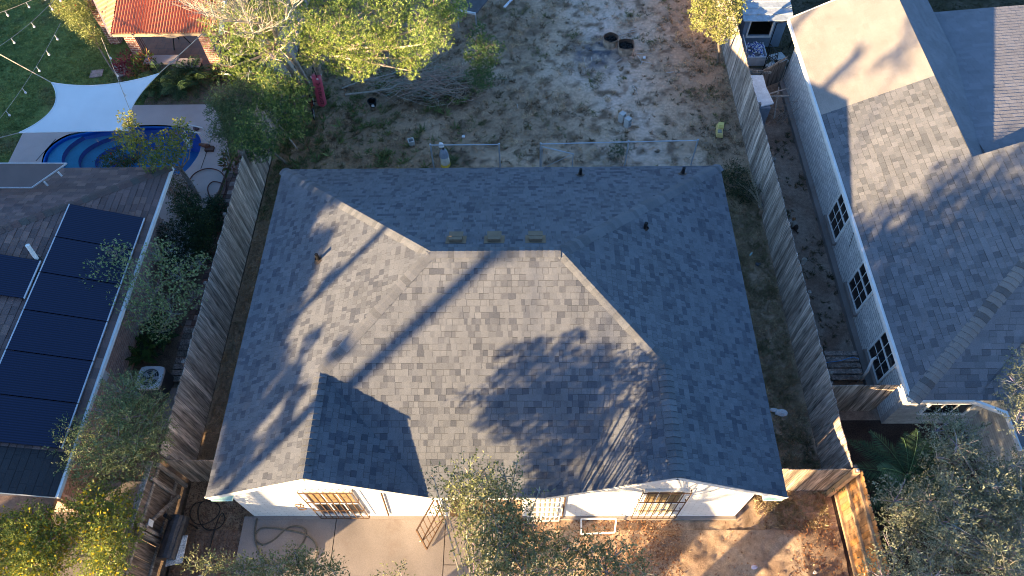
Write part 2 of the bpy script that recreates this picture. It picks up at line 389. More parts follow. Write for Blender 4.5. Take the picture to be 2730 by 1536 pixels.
def caps(mb, A, B, pal, w=.15, e=.145, seed=3, arch=.028):
    """ridge or hip cap shingles from A (low) to B, bent over the line"""
    R = random.Random(seed); A = np.array(A, float); B = np.array(B, float); d = B-A; L = np.linalg.norm(d); d = d/L
    side = nrm(np.cross(d, (0, 0, 1))); up = np.cross(side, d); sl_ = caps.drop
    k = 0
    while k*e < L:
        p = A+d*(k*e); q = A+d*min(L, (k+1)*e+.03); c = pal(R, 0, 0); h0 = .03+R.random()*.006; h1 = .010
        prof = [(-w, -sl_*w), (-w*.45, -sl_*w*.38), (0, 0), (w*.45, -sl_*w*.38), (w, -sl_*w)]
        f = [p+side*s+up*(t+h0) for s, t in prof]; g = [q+side*s+up*(t+h1) for s, t in prof]
        for i in range(4): mb.face([f[i], f[i+1], g[i+1], g[i]], c)
        lo = [x-up*.018 for x in f]
        for i in range(4): mb.face([lo[i], lo[i+1], f[i+1], f[i]], tuple(x*.55 for x in c))
        k += 1
caps.drop = .42
def pal_main(R, u, v):
    t = R.random()
    if t < .5: c = (.143, .152, .172)
    elif t < .72: c = (.127, .136, .156)
    elif t < .9: c = (.104, .112, .132)
    else: c = (.083, .091, .112)
    j = R.uniform(.95, 1.08); return tuple(x*j for x in c)
def pal_cap(R, u, v): j = R.uniform(.8, 1.25); return (.138*j, .144*j, .158*j)

# ------------------------------------------------------------------ main house
ZE = 2.713
BL, BR, FL, FR = V(-6.5, 9.79, ZE), V(6.5, 9.79, ZE), V(-6.5, 0, ZE), V(6.5, 0, ZE)
RL, RR = V(-1.434, 4.826, 5.401), V(1.537, 4.826, 5.401)
JL, JR = FL+.508*(RL-FL), FR+.535*(RR-FR)
PL, PR = V(JL[0], 0, JL[2]), V(JR[0], 0, JR[2]); VL, VR = V(-1.447, 0, ZE), V(1.151, 0, ZE)
house = thing('brick_house', (0, 4.9, 0), 'white painted brick house with dark shingled hip roof and two front gables, in the middle', 'house')
mb = MB()
fy = RL[1]
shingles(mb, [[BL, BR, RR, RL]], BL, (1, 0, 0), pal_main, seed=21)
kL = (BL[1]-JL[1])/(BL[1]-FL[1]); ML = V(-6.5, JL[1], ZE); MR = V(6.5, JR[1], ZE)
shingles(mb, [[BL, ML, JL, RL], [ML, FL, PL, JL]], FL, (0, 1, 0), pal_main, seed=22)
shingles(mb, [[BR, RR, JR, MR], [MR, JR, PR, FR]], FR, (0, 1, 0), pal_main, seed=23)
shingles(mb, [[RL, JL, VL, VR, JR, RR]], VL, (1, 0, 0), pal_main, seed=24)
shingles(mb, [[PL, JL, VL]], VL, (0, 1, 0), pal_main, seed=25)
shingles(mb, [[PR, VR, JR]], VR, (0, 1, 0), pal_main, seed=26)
roof = mb.build('roof', M_sh, house)
cb = MB()
caps(cb, BL, RL, pal_cap, w=.17, seed=1); caps(cb, BR, RR, pal_cap, w=.17, seed=2); caps(cb, JL, RL, pal_cap, seed=3); caps(cb, JR, RR, pal_cap, seed=4)
caps(cb, RL, RR, pal_cap, seed=5, e=.135); caps(cb, PL, JL, pal_cap, seed=6); caps(cb, PR, JR, pal_cap, w=.16, seed=7)
cb.build('ridge_cap', M_sh, roof, smooth=False)
fb = MB()
def fascia(b, P, Q, h=.16, t=.03):
    P = np.array(P); Q = np.array(Q); b.beam(P-V(0, 0, h/2+.012), Q-V(0, 0, h/2+.012), t, h)
fascia(fb, BL+V(.05, -.04, 0), BR+V(-.05, -.04, 0)); fascia(fb, FL+V(.04, .03, 0), BL+V(.04, -.05, 0)); fascia(fb, FR+V(-.04, .03, 0), BR+V(-.04, -.05, 0))
fascia(fb, FL+V(0, .02, -.01), PL+V(0, .02, -.01)); fascia(fb, PL+V(0, .02, -.01), VL+V(0, .02, -.01)); fascia(fb, VL+V(0, .02, -.01), VR+V(0, .02, -.01)); fascia(fb, VR+V(0, .02, -.01), PR+V(0, .02, -.01)); fascia(fb, PR+V(0, .02, -.01), FR+V(0, .02, -.01))
fb.box(-6.4, 6.4, 9.5, 9.74, 2.52, 2.55); fb.box(-6.4, -6.2, .1, 9.4, 2.52, 2.55); fb.box(6.05, 6.4, .1, 9.4, 2.52, 2.55)
fb.build('fascia', M_white, roof)
for q in ((-6.46, -5.98, .0, .25, 2.44, 2.5), (6.04, 6.46, .0, .25, 2.44, 2.5)):
    sb = MB(); sb.box(*q); tag(sb.build('soffit_return', M_cyan, roof), 'pale cyan painted eave return')
# walls
M_wb = brickmat('white_painted_brick', (.80, .79, .77), (.72, .71, .70), (.50, .49, .47), 'y', .3, .1, .006, jit=.05)
M_wbx = brickmat('white_painted_brick_side', (.80, .79, .77), (.72, .71, .70), (.50, .49, .47), 'x', .3, .1, .006, jit=.05)
wb = MB()
def gable(x0, x1, P, yf, zt=2.55):
    sl0 = (P[2]-ZE)/(P[0]+6.5) if P[0] < 0 else (P[2]-ZE)/(6.5-P[0])
    pts = [(x0, yf, 0), (x1, yf, 0), (x1, yf, zt)]
    if P[0] < 0: pts += [(P[0], yf, P[2]-.1), (x0, yf, zt)]
    else: pts += [(P[0], yf, P[2]-.1), (VR[0]+.1, yf, zt), (x0, yf, zt)]
    return pts
wb.prism(gable(-6.3, -1.25, PL, .42), (0, -.14, 0)); wb.prism(gable(.62, 6.02, PR, .42), (0, -.14, 0))
wb.box(-1.25, .62, 1.7, 1.84, 0, 2.55)
wb.build('front_wall', M_wb, house)
for q in ((-6.3, -6.16, .424, 9.45, 0, 2.55), (5.88, 6.02, .424, 9.45, 0, 2.55), (-1.39, -1.25, .424, 1.696, 0, 2.55), (.62, .76, .424, 1.696, 0, 2.55)):
    wx = MB(); wx.box(*q); wx.build('side_wall', M_wbx, house)
bw = MB(); bw.box(-6.156, 5.876, 9.3, 9.446, 0, 2.55); bw.build('back_wall', M_wb, house)
st = MB(); st.box(-6.34, -1.2, .2, .28, 0, .12); st.box(.6, 6.06, .2, .28, 0, .1); st.build('foundation', M_conc, house)
def window(parent, x0, x1, z0, z1, yf, nx, nz, mt, frame_w=.07, name='window'):
    f = MB()
    for (a, b_) in (((x0, z0), (x1, z0)), ((x0, z1), (x1, z1))): f.box(a[0]-frame_w, b_[0]+frame_w, yf-.05, yf-.003, a[1]-frame_w/2, a[1]+frame_w/2)
    for x in (x0, x1): f.box(x-frame_w, x, yf-.053, yf-.004, z0+frame_w/2, z1-frame_w/2) if x == x0 else f.box(x, x+frame_w, yf-.053, yf-.004, z0+frame_w/2, z1-frame_w/2)
    f.box(x0, x1, yf-.048, yf-.006, (z0+z1)/2-.03, (z0+z1)/2+.03)
    for i in range(1, nx): x = x0+(x1-x0)*i/nx; f.box(x-.012, x+.012, yf-.04, yf-.008, z0+.04, z1-.04)
    fo = f.build(name, mt, parent)
    p = MB(); p.box(x0, x1, yf-.02, yf-.012, z0, z1); p.build('pane', M_glass, fo)
    return fo
def bars(parent, x0, x1, z0, z1, y0, y1, n, m, hz=3):
    b = MB(); yb = y1
    for i in range(n+1): x = x0+(x1-x0)*i/n; b.beam((x, y0, z0), (x, y0, z1), .018, .018)
    for k in range(hz+1):
        z = z0+(z1-z0)*k/hz; b.beam((x0, y0-.012, z), (x1, y0-.012, z), .02, .02, up=(0, 1, 0))
        for x in (x0, x1): b.beam((x, y0, z), (x, yb, z), .02, .02)
    return b.build('security_bars', m, parent)
w1 = window(house, -4.4, -3.36, .42, 2.38, .28, 3, 2, M_white); bars(w1, -4.5, -3.26, .35, 2.5, .17, .24, 8, M_rust)
gl = mat('tan_blind_glass', (.26, .19, .1), .12, n1=(3, .2), n2=(12, .25), spec=.6)
p = MB(); p.box(-4.38, -3.38, .245, .255, 1.42, 2.34); p.build('blind', gl, w1)
w2 = window(house, 3.5, 4.32, .42, 2.38, .28, 3, 2, M_white); bars(w2, 3.36, 4.46, .3, 2.5, .17, .24, 7, mat('dark_rusty_iron', (.08, .045, .03), .8), 3)
p = MB(); p.box(3.52, 4.3, .245, .255, 1.42, 2.34); p.build('blind', gl, w2)
p = MB(); p.box(3.52, 4.3, .245, .255, .45, 1.38); p.build('blind', mat('cream_blind', (.6, .52, .38), .3), w2)
for (x, z) in ((3.95, 1.45),):
    q = MB()
    for i in range(10): a = i*.63; q.beam((x, .08, z), (x+.09*math.cos(a), .08, z+.09*math.sin(a)), .012, .012, up=(0, 1, 0))
    q.build('iron_rosette', M_galv, w2)
dd = MB(); dd.box(.78, 1.5, .24, .277, .1, 2.15); dr = dd.build('door', mat('cream_door', (.66, .6, .45), .6), house)
bars(dr, .74, 1.54, .1, 2.2, .17, .235, 7, M_white, 5)
for pp in ([(1.63, .235, .1), (1.63, .235, 2.45)], [(-2.78, .235, .35), (-2.62, .235, 2.45)]):
    q = MB(); q.tube(pp, .022, 6); q.build('conduit', M_rust, house)
# box vents and vent pipes on the roof
nb = nrm(np.cross(BR-BL, RL-BL)); nb = nb if nb[2] > 0 else -nb
vdir = nrm(RL-V(RL[0], BL[1], ZE))
M_tan = mat('tan_metal', (.15, .115, .08), .5, n1=(5, .1), n2=(40, .1))
for x, h in ((-.9, .0), (.0, .0), (.97, .05)):
    b0 = V(x, 5.38, ZE+(9.79-5.38)*(5.401-ZE)/(9.79-4.826))
    o = MB(); u = V(1, 0, 0); d = -vdir
    def bp(a, s, t): return b0+u*a+d*s+nb*t
    o.hexa([bp(-.15, -.14, 0), bp(.15, -.14, 0), bp(.15, .1, 0), bp(-.15, .1, 0), bp(-.15, -.14, .08), bp(.15, -.14, .08), bp(.15, .1, .13), bp(-.15, .1, .13)])
    vo = o.build('roof_vent', M_tan, house)
    l = MB(); l.hexa([bp(-.17, -.02, .1), bp(.17, -.02, .1), bp(.17, .16, .135), bp(-.17, .16, .135), bp(-.17, -.02, .112), bp(.17, -.02, .112), bp(.17, .16, .147), bp(-.17, .16, .147)])
    l.hexa([bp(-.24, -.22, .012), bp(.24, -.22, .012), bp(.24, .2, .012), bp(-.24, .2, .012), bp(-.24, -.22, .016), bp(.24, -.22, .016), bp(.24, .2, .016), bp(-.24, .2, .016)])
    l.build('vent_hood', M_tan, vo)
def vent_pipe(p, n):
    o = MB(); o.tube([p-V(0, 0, .05), p+V(0, 0, .26)], .045, 10); o.lathe(p+V(0, 0, .26), [(.045, 0), (.034, 0), (.034, -.05)], 10)
    v = o.build('vent_pipe', M_black, house)
    b = MB(); b.lathe(p+nrm(n)*.0, [(.12, .012), (.07, .03), (.055, .09)], 12, ax=n); b.disc(p+nrm(n)*.01, .14, 12, ax=n); b.build('flashing', mat('dark_flashing', (.05, .04, .035), .6), v)
kb = (5.401-ZE)/(9.79-4.826); kl = (RL[2]-ZE)/(RL[0]+6.5)
vent_pipe(V(2.33, 9.18, ZE+.61*kb), nb); vent_pipe(V(5.27, 9.2, ZE+.59*kb), nb)
vent_pipe(V(3.76, 6.36, ZE+(6.5-3.76)*kl), (kl, 0, 1)); vent_pipe(V(-4.56, 5.77, ZE+(6.5-4.56)*kl), (-kl, 0, 1))
# small things at the front of the house
g = thing('iron_gate', (-1.4, .2, .1), 'rusty open iron security gate standing out from the front porch over the driveway', 'gate')
g0, g1 = V(-1.4, .2, 0), V(-1.78, -.55, 0)
gb = MB()
for z in (.16, 1.05, 2.05): gb.beam(g0+V(0, 0, z), g1+V(0, 0, z), .03, .03)
for t in (0, 1): q = g0+(g1-g0)*t; gb.beam(q+V(0, 0, .14), q+V(0, 0, 2.06), .035, .035)
gb.build('frame', M_rust, g)
gb = MB()
for i in range(1, 6): q = g0+(g1-g0)*i/6; gb.beam(q+V(0, 0, .16), q+V(0, 0, 2.05), .015, .015)
gb.beam(g0+V(0, 0, .2), g1+V(0, 0, 1.0), .015, .015); gb.build('bars', M_rust, g)
gb = MB(); gb.blob(g1+V(-.03, 0, 1.05), .04); gb.build('handle', mat('brass', (.55, .4, .15), .35, metal=.8), g)
fr = MB(); fa, fb_, fc, fd = V(2.1, .16, .3), V(2.98, .16, .3), V(2.95, -.12, .07), V(2.1, -.16, .07)
for a, b_ in ((fa, fb_), (fb_, fc), (fc, fd), (fd, fa)): fr.beam(a, b_, .035, .03)
tag(fr.build('planter_edging', M_white, loc=(2.5, 0, 0)), 'empty white frame leaning against the white front wall on the leaf litter', 'edging')
lp = MB()
for r_, z in ((.11, 1.35), (.1, 1.1)): lp.tube([V(-4.78+r_*math.cos(t), .2, z+r_*1.1*math.sin(t)) for t in np.linspace(0, 6.28, 13)], .012, 5)
lp.beam((-4.78, .28, 1.25), (-4.78, .2, 1.25), .02, .02); tag(lp.build('wire_hook', M_rust, loc=(-4.78, .25, 1.2)), 'looped red wire hook on the white wall left of the barred window', 'hook')
Z1 = lambda x, y: ((500+x*.27174)/K, (1150+y*.27174)/K)
def hose(name, pts, z, r, m, label, loc):
    P = [at(*Z1(*p), z) for p in pts]; out = []
    for i in range(len(P)-1):
        p0, p1, p2, p3 = P[max(i-1, 0)], P[i], P[i+1], P[min(i+2, len(P)-1)]
        for q in range(6):
            t = q/6; out.append(.5*((2*p1)+(-p0+p2)*t+(2*p0-5*p1+4*p2-p3)*t*t+(-p0+3*p1-3*p2+p3)*t**3))
    out.append(P[-1]); b = MB(); b.tube(out, r, 7); return tag(b.build(name, m, smooth=True, loc=loc), label, 'hose')
M_hose = mat('grey_rubber', (.12, .11, .09), .6)
hose('garden_hose', [(680, 852), (658, 1000), (680, 1130), (760, 1270), (850, 1312), (960, 1268), (1080, 1160), (1150, 1050), (1150, 965), (1060, 930), (960, 960), (850, 1060), (740, 1110), (672, 1070), (668, 1010), (720, 952), (830, 948), (1000, 972), (1150, 1010), (1240, 1080), (1270, 1180), (1240, 1270), (1150, 1312), (900, 1355)], .13, .02, M_hose, 'grey garden hose looped over the concrete driveway', (-5, -.4, .1))
hose('garden_hose', [(150, 690), (60, 720), (25, 830), (90, 910), (200, 900), (300, 820), (315, 740), (250, 690), (150, 690), (105, 760), (115, 880), (180, 960), (260, 965), (330, 930), (365, 860), (340, 800), (300, 860), (262, 980), (235, 1080), (220, 1180), (230, 1290)], .06, .014, mat('black_rubber', (.03, .028, .026), .6), 'thin black hose coiled on the leafy dirt left of the driveway', (-7, .3, 0))
# leaf litter
def litter(name, x0, x1, y0, y1, n, cols, size, z, dens=None):
    P = np.stack([NR.uniform(x0, x1, n), NR.uniform(y0, y1, n), np.zeros(n)], 1)
    if dens: P = P[np.array([dens(p[0], p[1]) > rnd.random() for p in P])]
    P[:, 2] = [z+dune(p[0], p[1])+rnd.random()*.015 for p in P]
    n = len(P); A = unit(n); A[:, 2] *= .35; L = NR.uniform(.6, 1.3, n)*size
    c = np.array(cols)[NR.integers(0, len(cols), n)]*NR.uniform(.7, 1.25, (n, 1))
    return quads_obj(name, leafq(P, A, L, L*.5, 2.5), c, M_leaf, loc=((x0+x1)/2, (y0+y1)/2, 0))
LC = [(.42, .22, .11), (.34, .17, .08), (.5, .33, .2), (.25, .12, .07), (.2, .11, .07)]
o = litter('fallen_leaves', -.1, 8.5, -2.6, .2, 16000, LC, .062, .035, lambda x, y: (.95 if x < 4.6 else .1 if x < 7.2 else .8)*min(1, max(.05, .6+fbm(x, y, .9, 3)*1.2)))
tag(o, 'brown dry leaves scattered over the sandy front yard', 'leaves', kind='stuff')
o = litter('fallen_leaves', -8.2, -6.5, -2.4, 1.2, 3800, [(.2, .12, .08), (.14, .09, .065), (.26, .16, .11)], .055, .035)
tag(o, 'dull brown leaves on the dirt beside the driveway', 'leaves', kind='stuff')
#==NEXT==
# ------------------------------------------------------------------ fences
def wcol(R, base=(.30, .27, .25), dv=.35):
    j = R.uniform(1-dv, 1+dv*.6); w_ = R.random(); b = lerp(base, (.2, .16, .13), w_*.6); return tuple(x*j for x in b)
def picket_run(b, P, Q, h, seed, wd=.14, th=.018, base=(.30, .27, .25), jit=.03, dog=False, zb=.02, gap=.004, dv=.35, hfun=None):
    R = random.Random(seed); P = np.array(P, float); Q = np.array(Q, float); d = Q-P; L = np.linalg.norm(d); d /= L; n = np.cross(d, (0, 0, 1))
    t = 0.; k = 0
    while t < L:
        w_ = wd*R.uniform(.92, 1.06); a = P+d*(t+gap); c = P+d*min(L, t+w_-gap); top = (hfun(t/L) if hfun else h)+R.uniform(-jit, jit); o = n*(R.uniform(-.006, .006)); col = wcol(R, base, dv)
        le = R.uniform(-.01, .01)*d
        if dog:
            m = (c-a)*.22
            pts = [a+o+V(0, 0, zb), c+o+V(0, 0, zb), c+o+V(0, 0, top-.05), c-m+o+V(0, 0, top), a+m+o+V(0, 0, top), a+o+V(0, 0, top-.05)]
            b.prism(pts, n*th, col)
        else:
            a0, c0 = a+o, c+o; tl = V(0, 0, top)+le; b.hexa([a0+V(0, 0, zb), c0+V(0, 0, zb), c0+n*th+V(0, 0, zb), a0+n*th+V(0, 0, zb), a0+tl, c0+tl, c0+n*th+tl, a0+n*th+tl], col)
        t += w_; k += 1
def fence(name, P, Q, h, seed, label, side=1, rails=(.3, .95, 1.55), posts=2.4, m=None, base=(.30, .27, .25), rcol=(.24, .2, .17), group=None, cat='fence', **kw):
    P = np.array(P, float); Q = np.array(Q, float); t = thing(name, P, label, cat, group); m = m or M_wood
    b = MB(); picket_run(b, P, Q, h, seed, base=base, **kw); b.build('pickets', m, t)
    d = nrm(Q-P); n = np.cross(d, (0, 0, 1))*side; off = .018 if side > 0 else 0; L = np.linalg.norm(Q-P)
    for z in rails:
        b = MB(); b.beam(P+n*(.026+off)+V(0, 0, z), Q+n*(.026+off)+V(0, 0, z), .04, .09, rcol); b.build('rail', m, t)
    k = int(L/posts)
    for i in range(k+1):
        q = P+d*min(L-.05, .05+i*L/max(1, k)); b = MB(); c = q+n*(.1+off); b.box(c[0]-.045, c[0]+.045, c[1]-.045, c[1]+.045, 0, h-.08, rcol); b.build('post', m, t)
    return t
GREYW = (.50, .42, .36)
fence('wood_fence', (-8.22, 1.3, 0), (-8.26, 16.2, 0), 1.98, 31, 'long weathered grey picket fence between the left garden and the dark shingled house', side=-1, base=GREYW, jit=.035)
fence('wood_fence', (-8.27, 16.25, 0), (-8.3, 29, 0), 1.85, 32, 'weathered fence further back, behind the leafy trees by the pool', side=-1, base=GREYW)
fence('wood_fence', (8.53, .98, 0), (8.50, 18.4, 0), 1.8, 33, 'long weathered grey picket fence between the dark shingled house and the white brick alley', side=1, base=(.52, .43, .37), jit=.03)
fence('wood_fence', (8.50, 18.45, 0), (8.46, 29, 0), 1.8, 34, 'end of the grey fence behind the small blue playhouse and leafy branch', side=1, base=(.52, .43, .37))
fence('wood_fence', (-8.2, 1.22, 0), (-6.42, 1.22, 0), 1.72, 35, 'short brown fence closing the gap left of the dark shingled house', side=-1, base=(.32, .25, .2), rails=(.4, 1.3), gap=.006)
fence('wood_fence', (6.2, .96, 0), (8.62, .96, 0), 1.75, 36, 'short grey brown fence closing the gap right of the dark shingled house', side=-1, base=(.4, .31, .24), rails=(.4, 1.3), gap=.006)
fence('wood_fence', (8.58, 3.18, 0), (10.3, 3.18, 0), 1.7, 37, 'short grey fence crossing the alley in front of the white brick house', side=-1, base=(.4, .33, .28), rails=(.4, 1.3))
# front left fence, seen from its framed side
fl = fence('wood_fence', (-8.42, 1.15, 0), (-8.55, -3.6, 0), 1.8, 38, 'leaning brown board fence with rails and a gate, beside the black barrel grill', side=-1, base=(.26, .19, .15), rails=(.42, 1.5), rcol=(.3, .25, .21), posts=1.5, gap=.002, wd=.19, jit=.02)
b = MB()
for y in (.75, -.35): b.beam((-8.36, y, .12), (-8.36, y, 1.76), .09, .05, (.32, .26, .22), up=(1, 0, 0))
b.beam((-8.3, .72, .35), (-8.3, -.32, 1.5), .09, .04, (.32, .26, .22), up=(1, 0, 0)); b.build('gate_brace', M_wood, fl)
b = MB(); b.beam((-8.47, 1.15, 1.83), (-8.6, -3.6, 1.83), .13, .035, (.36, .33, .31)); b.build('top_board', M_wood, fl)
# new cedar fence, front right
cf = fence('cedar_fence', (8.72, .92, 0), (8.74, -3.8, 0), 1.86, 39, 'new orange cedar fence with dog eared pickets and three pale rails', side=1, base=(.36, .175, .06), rails=(), posts=9, m=M_cedar, dog=True, dv=.18, wd=.15, jit=.012)
for z in (.2, .95, 1.62):
    b = MB(); b.beam((8.67, .9, z), (8.69, -3.8, z), .06, .09, (.38, .27, .17)); b.build('rail', M_cedar, cf)
b = MB(); b.beam((8.56, .86, .0), (8.56, .86, 1.93), .12, .12, (.48, .33, .2)); b.build('post', M_cedar, cf)
b = MB(); b.blob((8.56, .86, 1.95), (.035, .035, .02)); b.build('post_cap', M_galv, cf)

# ------------------------------------------------------------------ chain link fence behind the house
def chain(name, posts, top, label, mesh=True):
    t = thing(name, (posts[0][0], posts[0][1], 0), label, 'fence', 'galvanised chain link pieces behind the house')
    for x, y in posts: b = MB(); b.tube([(x, y, 0), (x, y, 1.22)], .028, 8); b.blob((x, y, 1.23), (.04, .04, .03), 8, 5); b.build('post', M_galv, t)
    for a, c in top: b = MB(); b.tube([(*posts[a], 1.2), (*posts[c], 1.2)], .02, 6); b.build('top_rail', M_galv, t)
    if mesh:
        b = MB()
        for a, c in top:
            P = V(*posts[a], 0); Q = V(*posts[c], 0); L = np.linalg.norm(Q-P); d = (Q-P)/L; k = int(L/.085)
            for i in range(-14, k+1):
                for sgn in (1, -1):
                    x0, x1 = i*.085, i*.085+1.15; z0, z1 = (.04, 1.19) if sgn > 0 else (1.19, .04)
                    if x0 < 0: z0 += (z1-z0)*(-x0/1.15); x0 = 0
                    if x1 > L: z1 = z0+(z1-z0)*(L-x0)/(x1-x0); x1 = L
                    if x1 <= x0: continue
                    p, q = P+d*x0+V(0, 0, z0), P+d*x1+V(0, 0, z1); n = nrm(np.cross(d, (0, 0, 1)))*.0012; u = V(0, 0, .0018)
                    b.face([p-u+n, q-u+n, q+u+n, p+u+n])
        b.build('wire_mesh', M_galv, t)
    return t
chain('chain_link_fence', [(-2.42, 12.2), (-.12, 12.2)], [(0, 1)], 'short stand alone piece of chain link fence at the left, behind the roof')
chain('chain_link_fence', [(1.27, 12.2), (4.2, 12.26), (6.5, 12.3)], [(0, 1), (1, 2)], 'longer chain link fence at the right, behind the roof')
g = thing('chain_link_gate', (1.33, 12.1, 0), 'small chain link gate standing ajar at the left end of the longer wire fence', 'gate')
b = MB(); gp = [V(1.32, 12.14, .08), V(2.34, 11.8, .08), V(2.34, 11.8, 1.14), V(1.32, 12.14, 1.14)]
for i in range(4): b.tube([gp[i], gp[(i+1) % 4]], .018, 6)
b.build('frame', M_galv, g)
b = MB(); b.tube([gp[0], gp[2]], .009, 5); b.build('brace', M_galv, g)
t = thing('garbage_bag', (-2.02, 12.33, 0), 'crumpled white and yellow sack with a blue top hooked on the wire fence', 'sack')
b = MB(); b.lathe((-2.02, 12.3, .0), [(.12, 0), (.17, .15), (.16, .45), (.13, .6)], 9, (.6, .58, .5)); b.build('sack', M_vc, t)
b = MB(); b.lathe((-2.03, 12.32, .55), [(.17, 0), (.13, .22), (.05, .34)], 9, (.24, .29, .36)); b.build('hood', M_vc, t)
b = MB(); b.blob((-2.08, 12.36, 1.03), .1, 8, 6, (.8, .8, .8), .3); b.build('knot', M_vc, t)
b = MB(); b.lathe((-2.02, 12.3, .12), [(.176, 0), (.18, .14)], 9, (.8, .55, .08)); b.build('band', M_vc, t)

# ------------------------------------------------------------------ right house
M_shR = M_sh
def pal_right(R, u, v):
    t = R.random(); c = (.178, .182, .198) if t < .5 else (.152, .158, .173) if t < .82 else (.12, .127, .142); j = R.uniform(.92, 1.08); return tuple(x*j for x in c)
def pal_old(R, u, v): j = R.uniform(.95, 1.05); return (.30*j, .27*j, .25*j)
def pal_blue(R, u, v): j = R.uniform(.93, 1.07); return (.22*j, .22*j, .24*j)
rh = thing('neighbour_house', (13, 9, 0), 'white brick house on the right with a large grey and tan shingled roof', 'house')
sR = .545; zr = lambda x: ZE-.01+sR*(x-9.95)
mb = MB()
A0, A1 = V(9.95, 2.32, zr(9.95)), V(9.95, 11.86, zr(9.95)); H = V(16.3, 8.67, zr(16.3)); J = V(12.72, 8.67, zr(12.72)); J2 = V(12.72, 11.86, zr(12.72))
A2, J3 = V(9.95, 16.55, zr(9.95)), V(12.72, 16.55, zr(12.72))
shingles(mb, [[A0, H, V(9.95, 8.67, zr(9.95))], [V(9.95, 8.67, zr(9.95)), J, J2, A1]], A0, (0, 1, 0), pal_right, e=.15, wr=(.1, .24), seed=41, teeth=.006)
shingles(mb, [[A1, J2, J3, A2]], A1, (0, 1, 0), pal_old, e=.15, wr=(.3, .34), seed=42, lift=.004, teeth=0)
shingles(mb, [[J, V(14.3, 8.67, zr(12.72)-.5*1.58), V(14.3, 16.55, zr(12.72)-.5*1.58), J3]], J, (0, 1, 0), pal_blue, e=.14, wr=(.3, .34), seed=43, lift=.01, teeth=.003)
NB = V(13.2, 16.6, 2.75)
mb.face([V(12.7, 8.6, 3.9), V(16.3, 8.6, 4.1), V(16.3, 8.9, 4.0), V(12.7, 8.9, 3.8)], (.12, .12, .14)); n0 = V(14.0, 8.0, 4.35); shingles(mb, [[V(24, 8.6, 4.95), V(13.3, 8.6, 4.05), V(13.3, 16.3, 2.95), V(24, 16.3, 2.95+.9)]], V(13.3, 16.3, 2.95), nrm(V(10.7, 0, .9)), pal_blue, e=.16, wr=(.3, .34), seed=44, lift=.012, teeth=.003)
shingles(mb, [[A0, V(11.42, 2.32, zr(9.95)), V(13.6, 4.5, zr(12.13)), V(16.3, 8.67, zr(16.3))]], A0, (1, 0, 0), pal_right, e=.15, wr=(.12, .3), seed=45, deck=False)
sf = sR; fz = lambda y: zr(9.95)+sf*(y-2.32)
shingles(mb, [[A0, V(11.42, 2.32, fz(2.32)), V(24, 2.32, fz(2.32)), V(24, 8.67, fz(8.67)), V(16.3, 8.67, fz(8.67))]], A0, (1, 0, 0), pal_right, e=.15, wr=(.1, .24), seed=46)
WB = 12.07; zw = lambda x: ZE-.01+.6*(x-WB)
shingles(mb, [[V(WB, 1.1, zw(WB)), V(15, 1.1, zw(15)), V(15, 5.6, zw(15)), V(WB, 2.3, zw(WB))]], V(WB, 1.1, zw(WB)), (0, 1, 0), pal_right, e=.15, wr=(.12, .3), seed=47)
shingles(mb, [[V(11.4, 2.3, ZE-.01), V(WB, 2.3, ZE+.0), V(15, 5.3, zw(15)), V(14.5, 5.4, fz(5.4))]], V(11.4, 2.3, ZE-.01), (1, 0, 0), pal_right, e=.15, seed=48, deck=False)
rr = mb.build('roof', M_sh, rh)
cb = MB(); caps(cb, A0, H, lambda R, u, v: (.23, .215, .205) if R.random() < .75 else (.13, .125, .125), w=.17, e=.16, seed=8); cb.build('ridge_cap', M_sh, rr)
for P, Q in ((A0, A2), (A0, V(11.4, 2.32, zr(9.95))), (V(WB, 1.1, ZE), V(WB, 1.98, ZE)), (V(11.4, 2.32, zr(9.95)), V(WB, 1.98, ZE))):
    P = P-V(.03 if P[0] < 9.96 and Q[0] < 9.96 else 0, 0, 0); Q = Q-V(.03 if Q[0] < 9.96 and P[0] < 9.96 else 0, 0, 0)
    b = MB(); b.beam(P-V(0, 0, .07), Q-V(0, 0, .07), .07, .13); b.build('gutter', M_white, rr)
b = MB(); b.beam(A2-V(.0, -.03, .06), J3-V(0, -.03, .06), .03, .15); b.build('rake_board', M_white, rr)
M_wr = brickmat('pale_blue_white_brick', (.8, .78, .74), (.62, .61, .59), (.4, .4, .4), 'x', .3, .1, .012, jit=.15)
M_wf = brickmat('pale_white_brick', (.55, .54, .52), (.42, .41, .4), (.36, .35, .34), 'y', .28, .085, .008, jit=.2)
EX = 10.46
b = MB(); b.box(EX, EX+.15, 2.96, 16.3, 0, 2.55); b.build('side_wall', M_wr, rh)
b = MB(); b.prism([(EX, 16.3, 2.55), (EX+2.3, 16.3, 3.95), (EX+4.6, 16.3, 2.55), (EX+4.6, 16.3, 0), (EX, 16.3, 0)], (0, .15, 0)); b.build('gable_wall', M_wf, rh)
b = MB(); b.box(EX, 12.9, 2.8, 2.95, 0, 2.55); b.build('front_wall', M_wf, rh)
b = MB(); b.box(12.65, 12.8, -3, 2.8, 0, 2.5); b.build('porch_wall', brickmat('pale_white_brick_side', (.55, .54, .52), (.42, .41, .4), (.36, .35, .34), 'x', .28, .085, .008, jit=.2), rh)
b = MB(); b.box(EX-.17, EX-.003, 3.3, 16.3, -.02, .16); b.build('foundation', M_conc, rh)
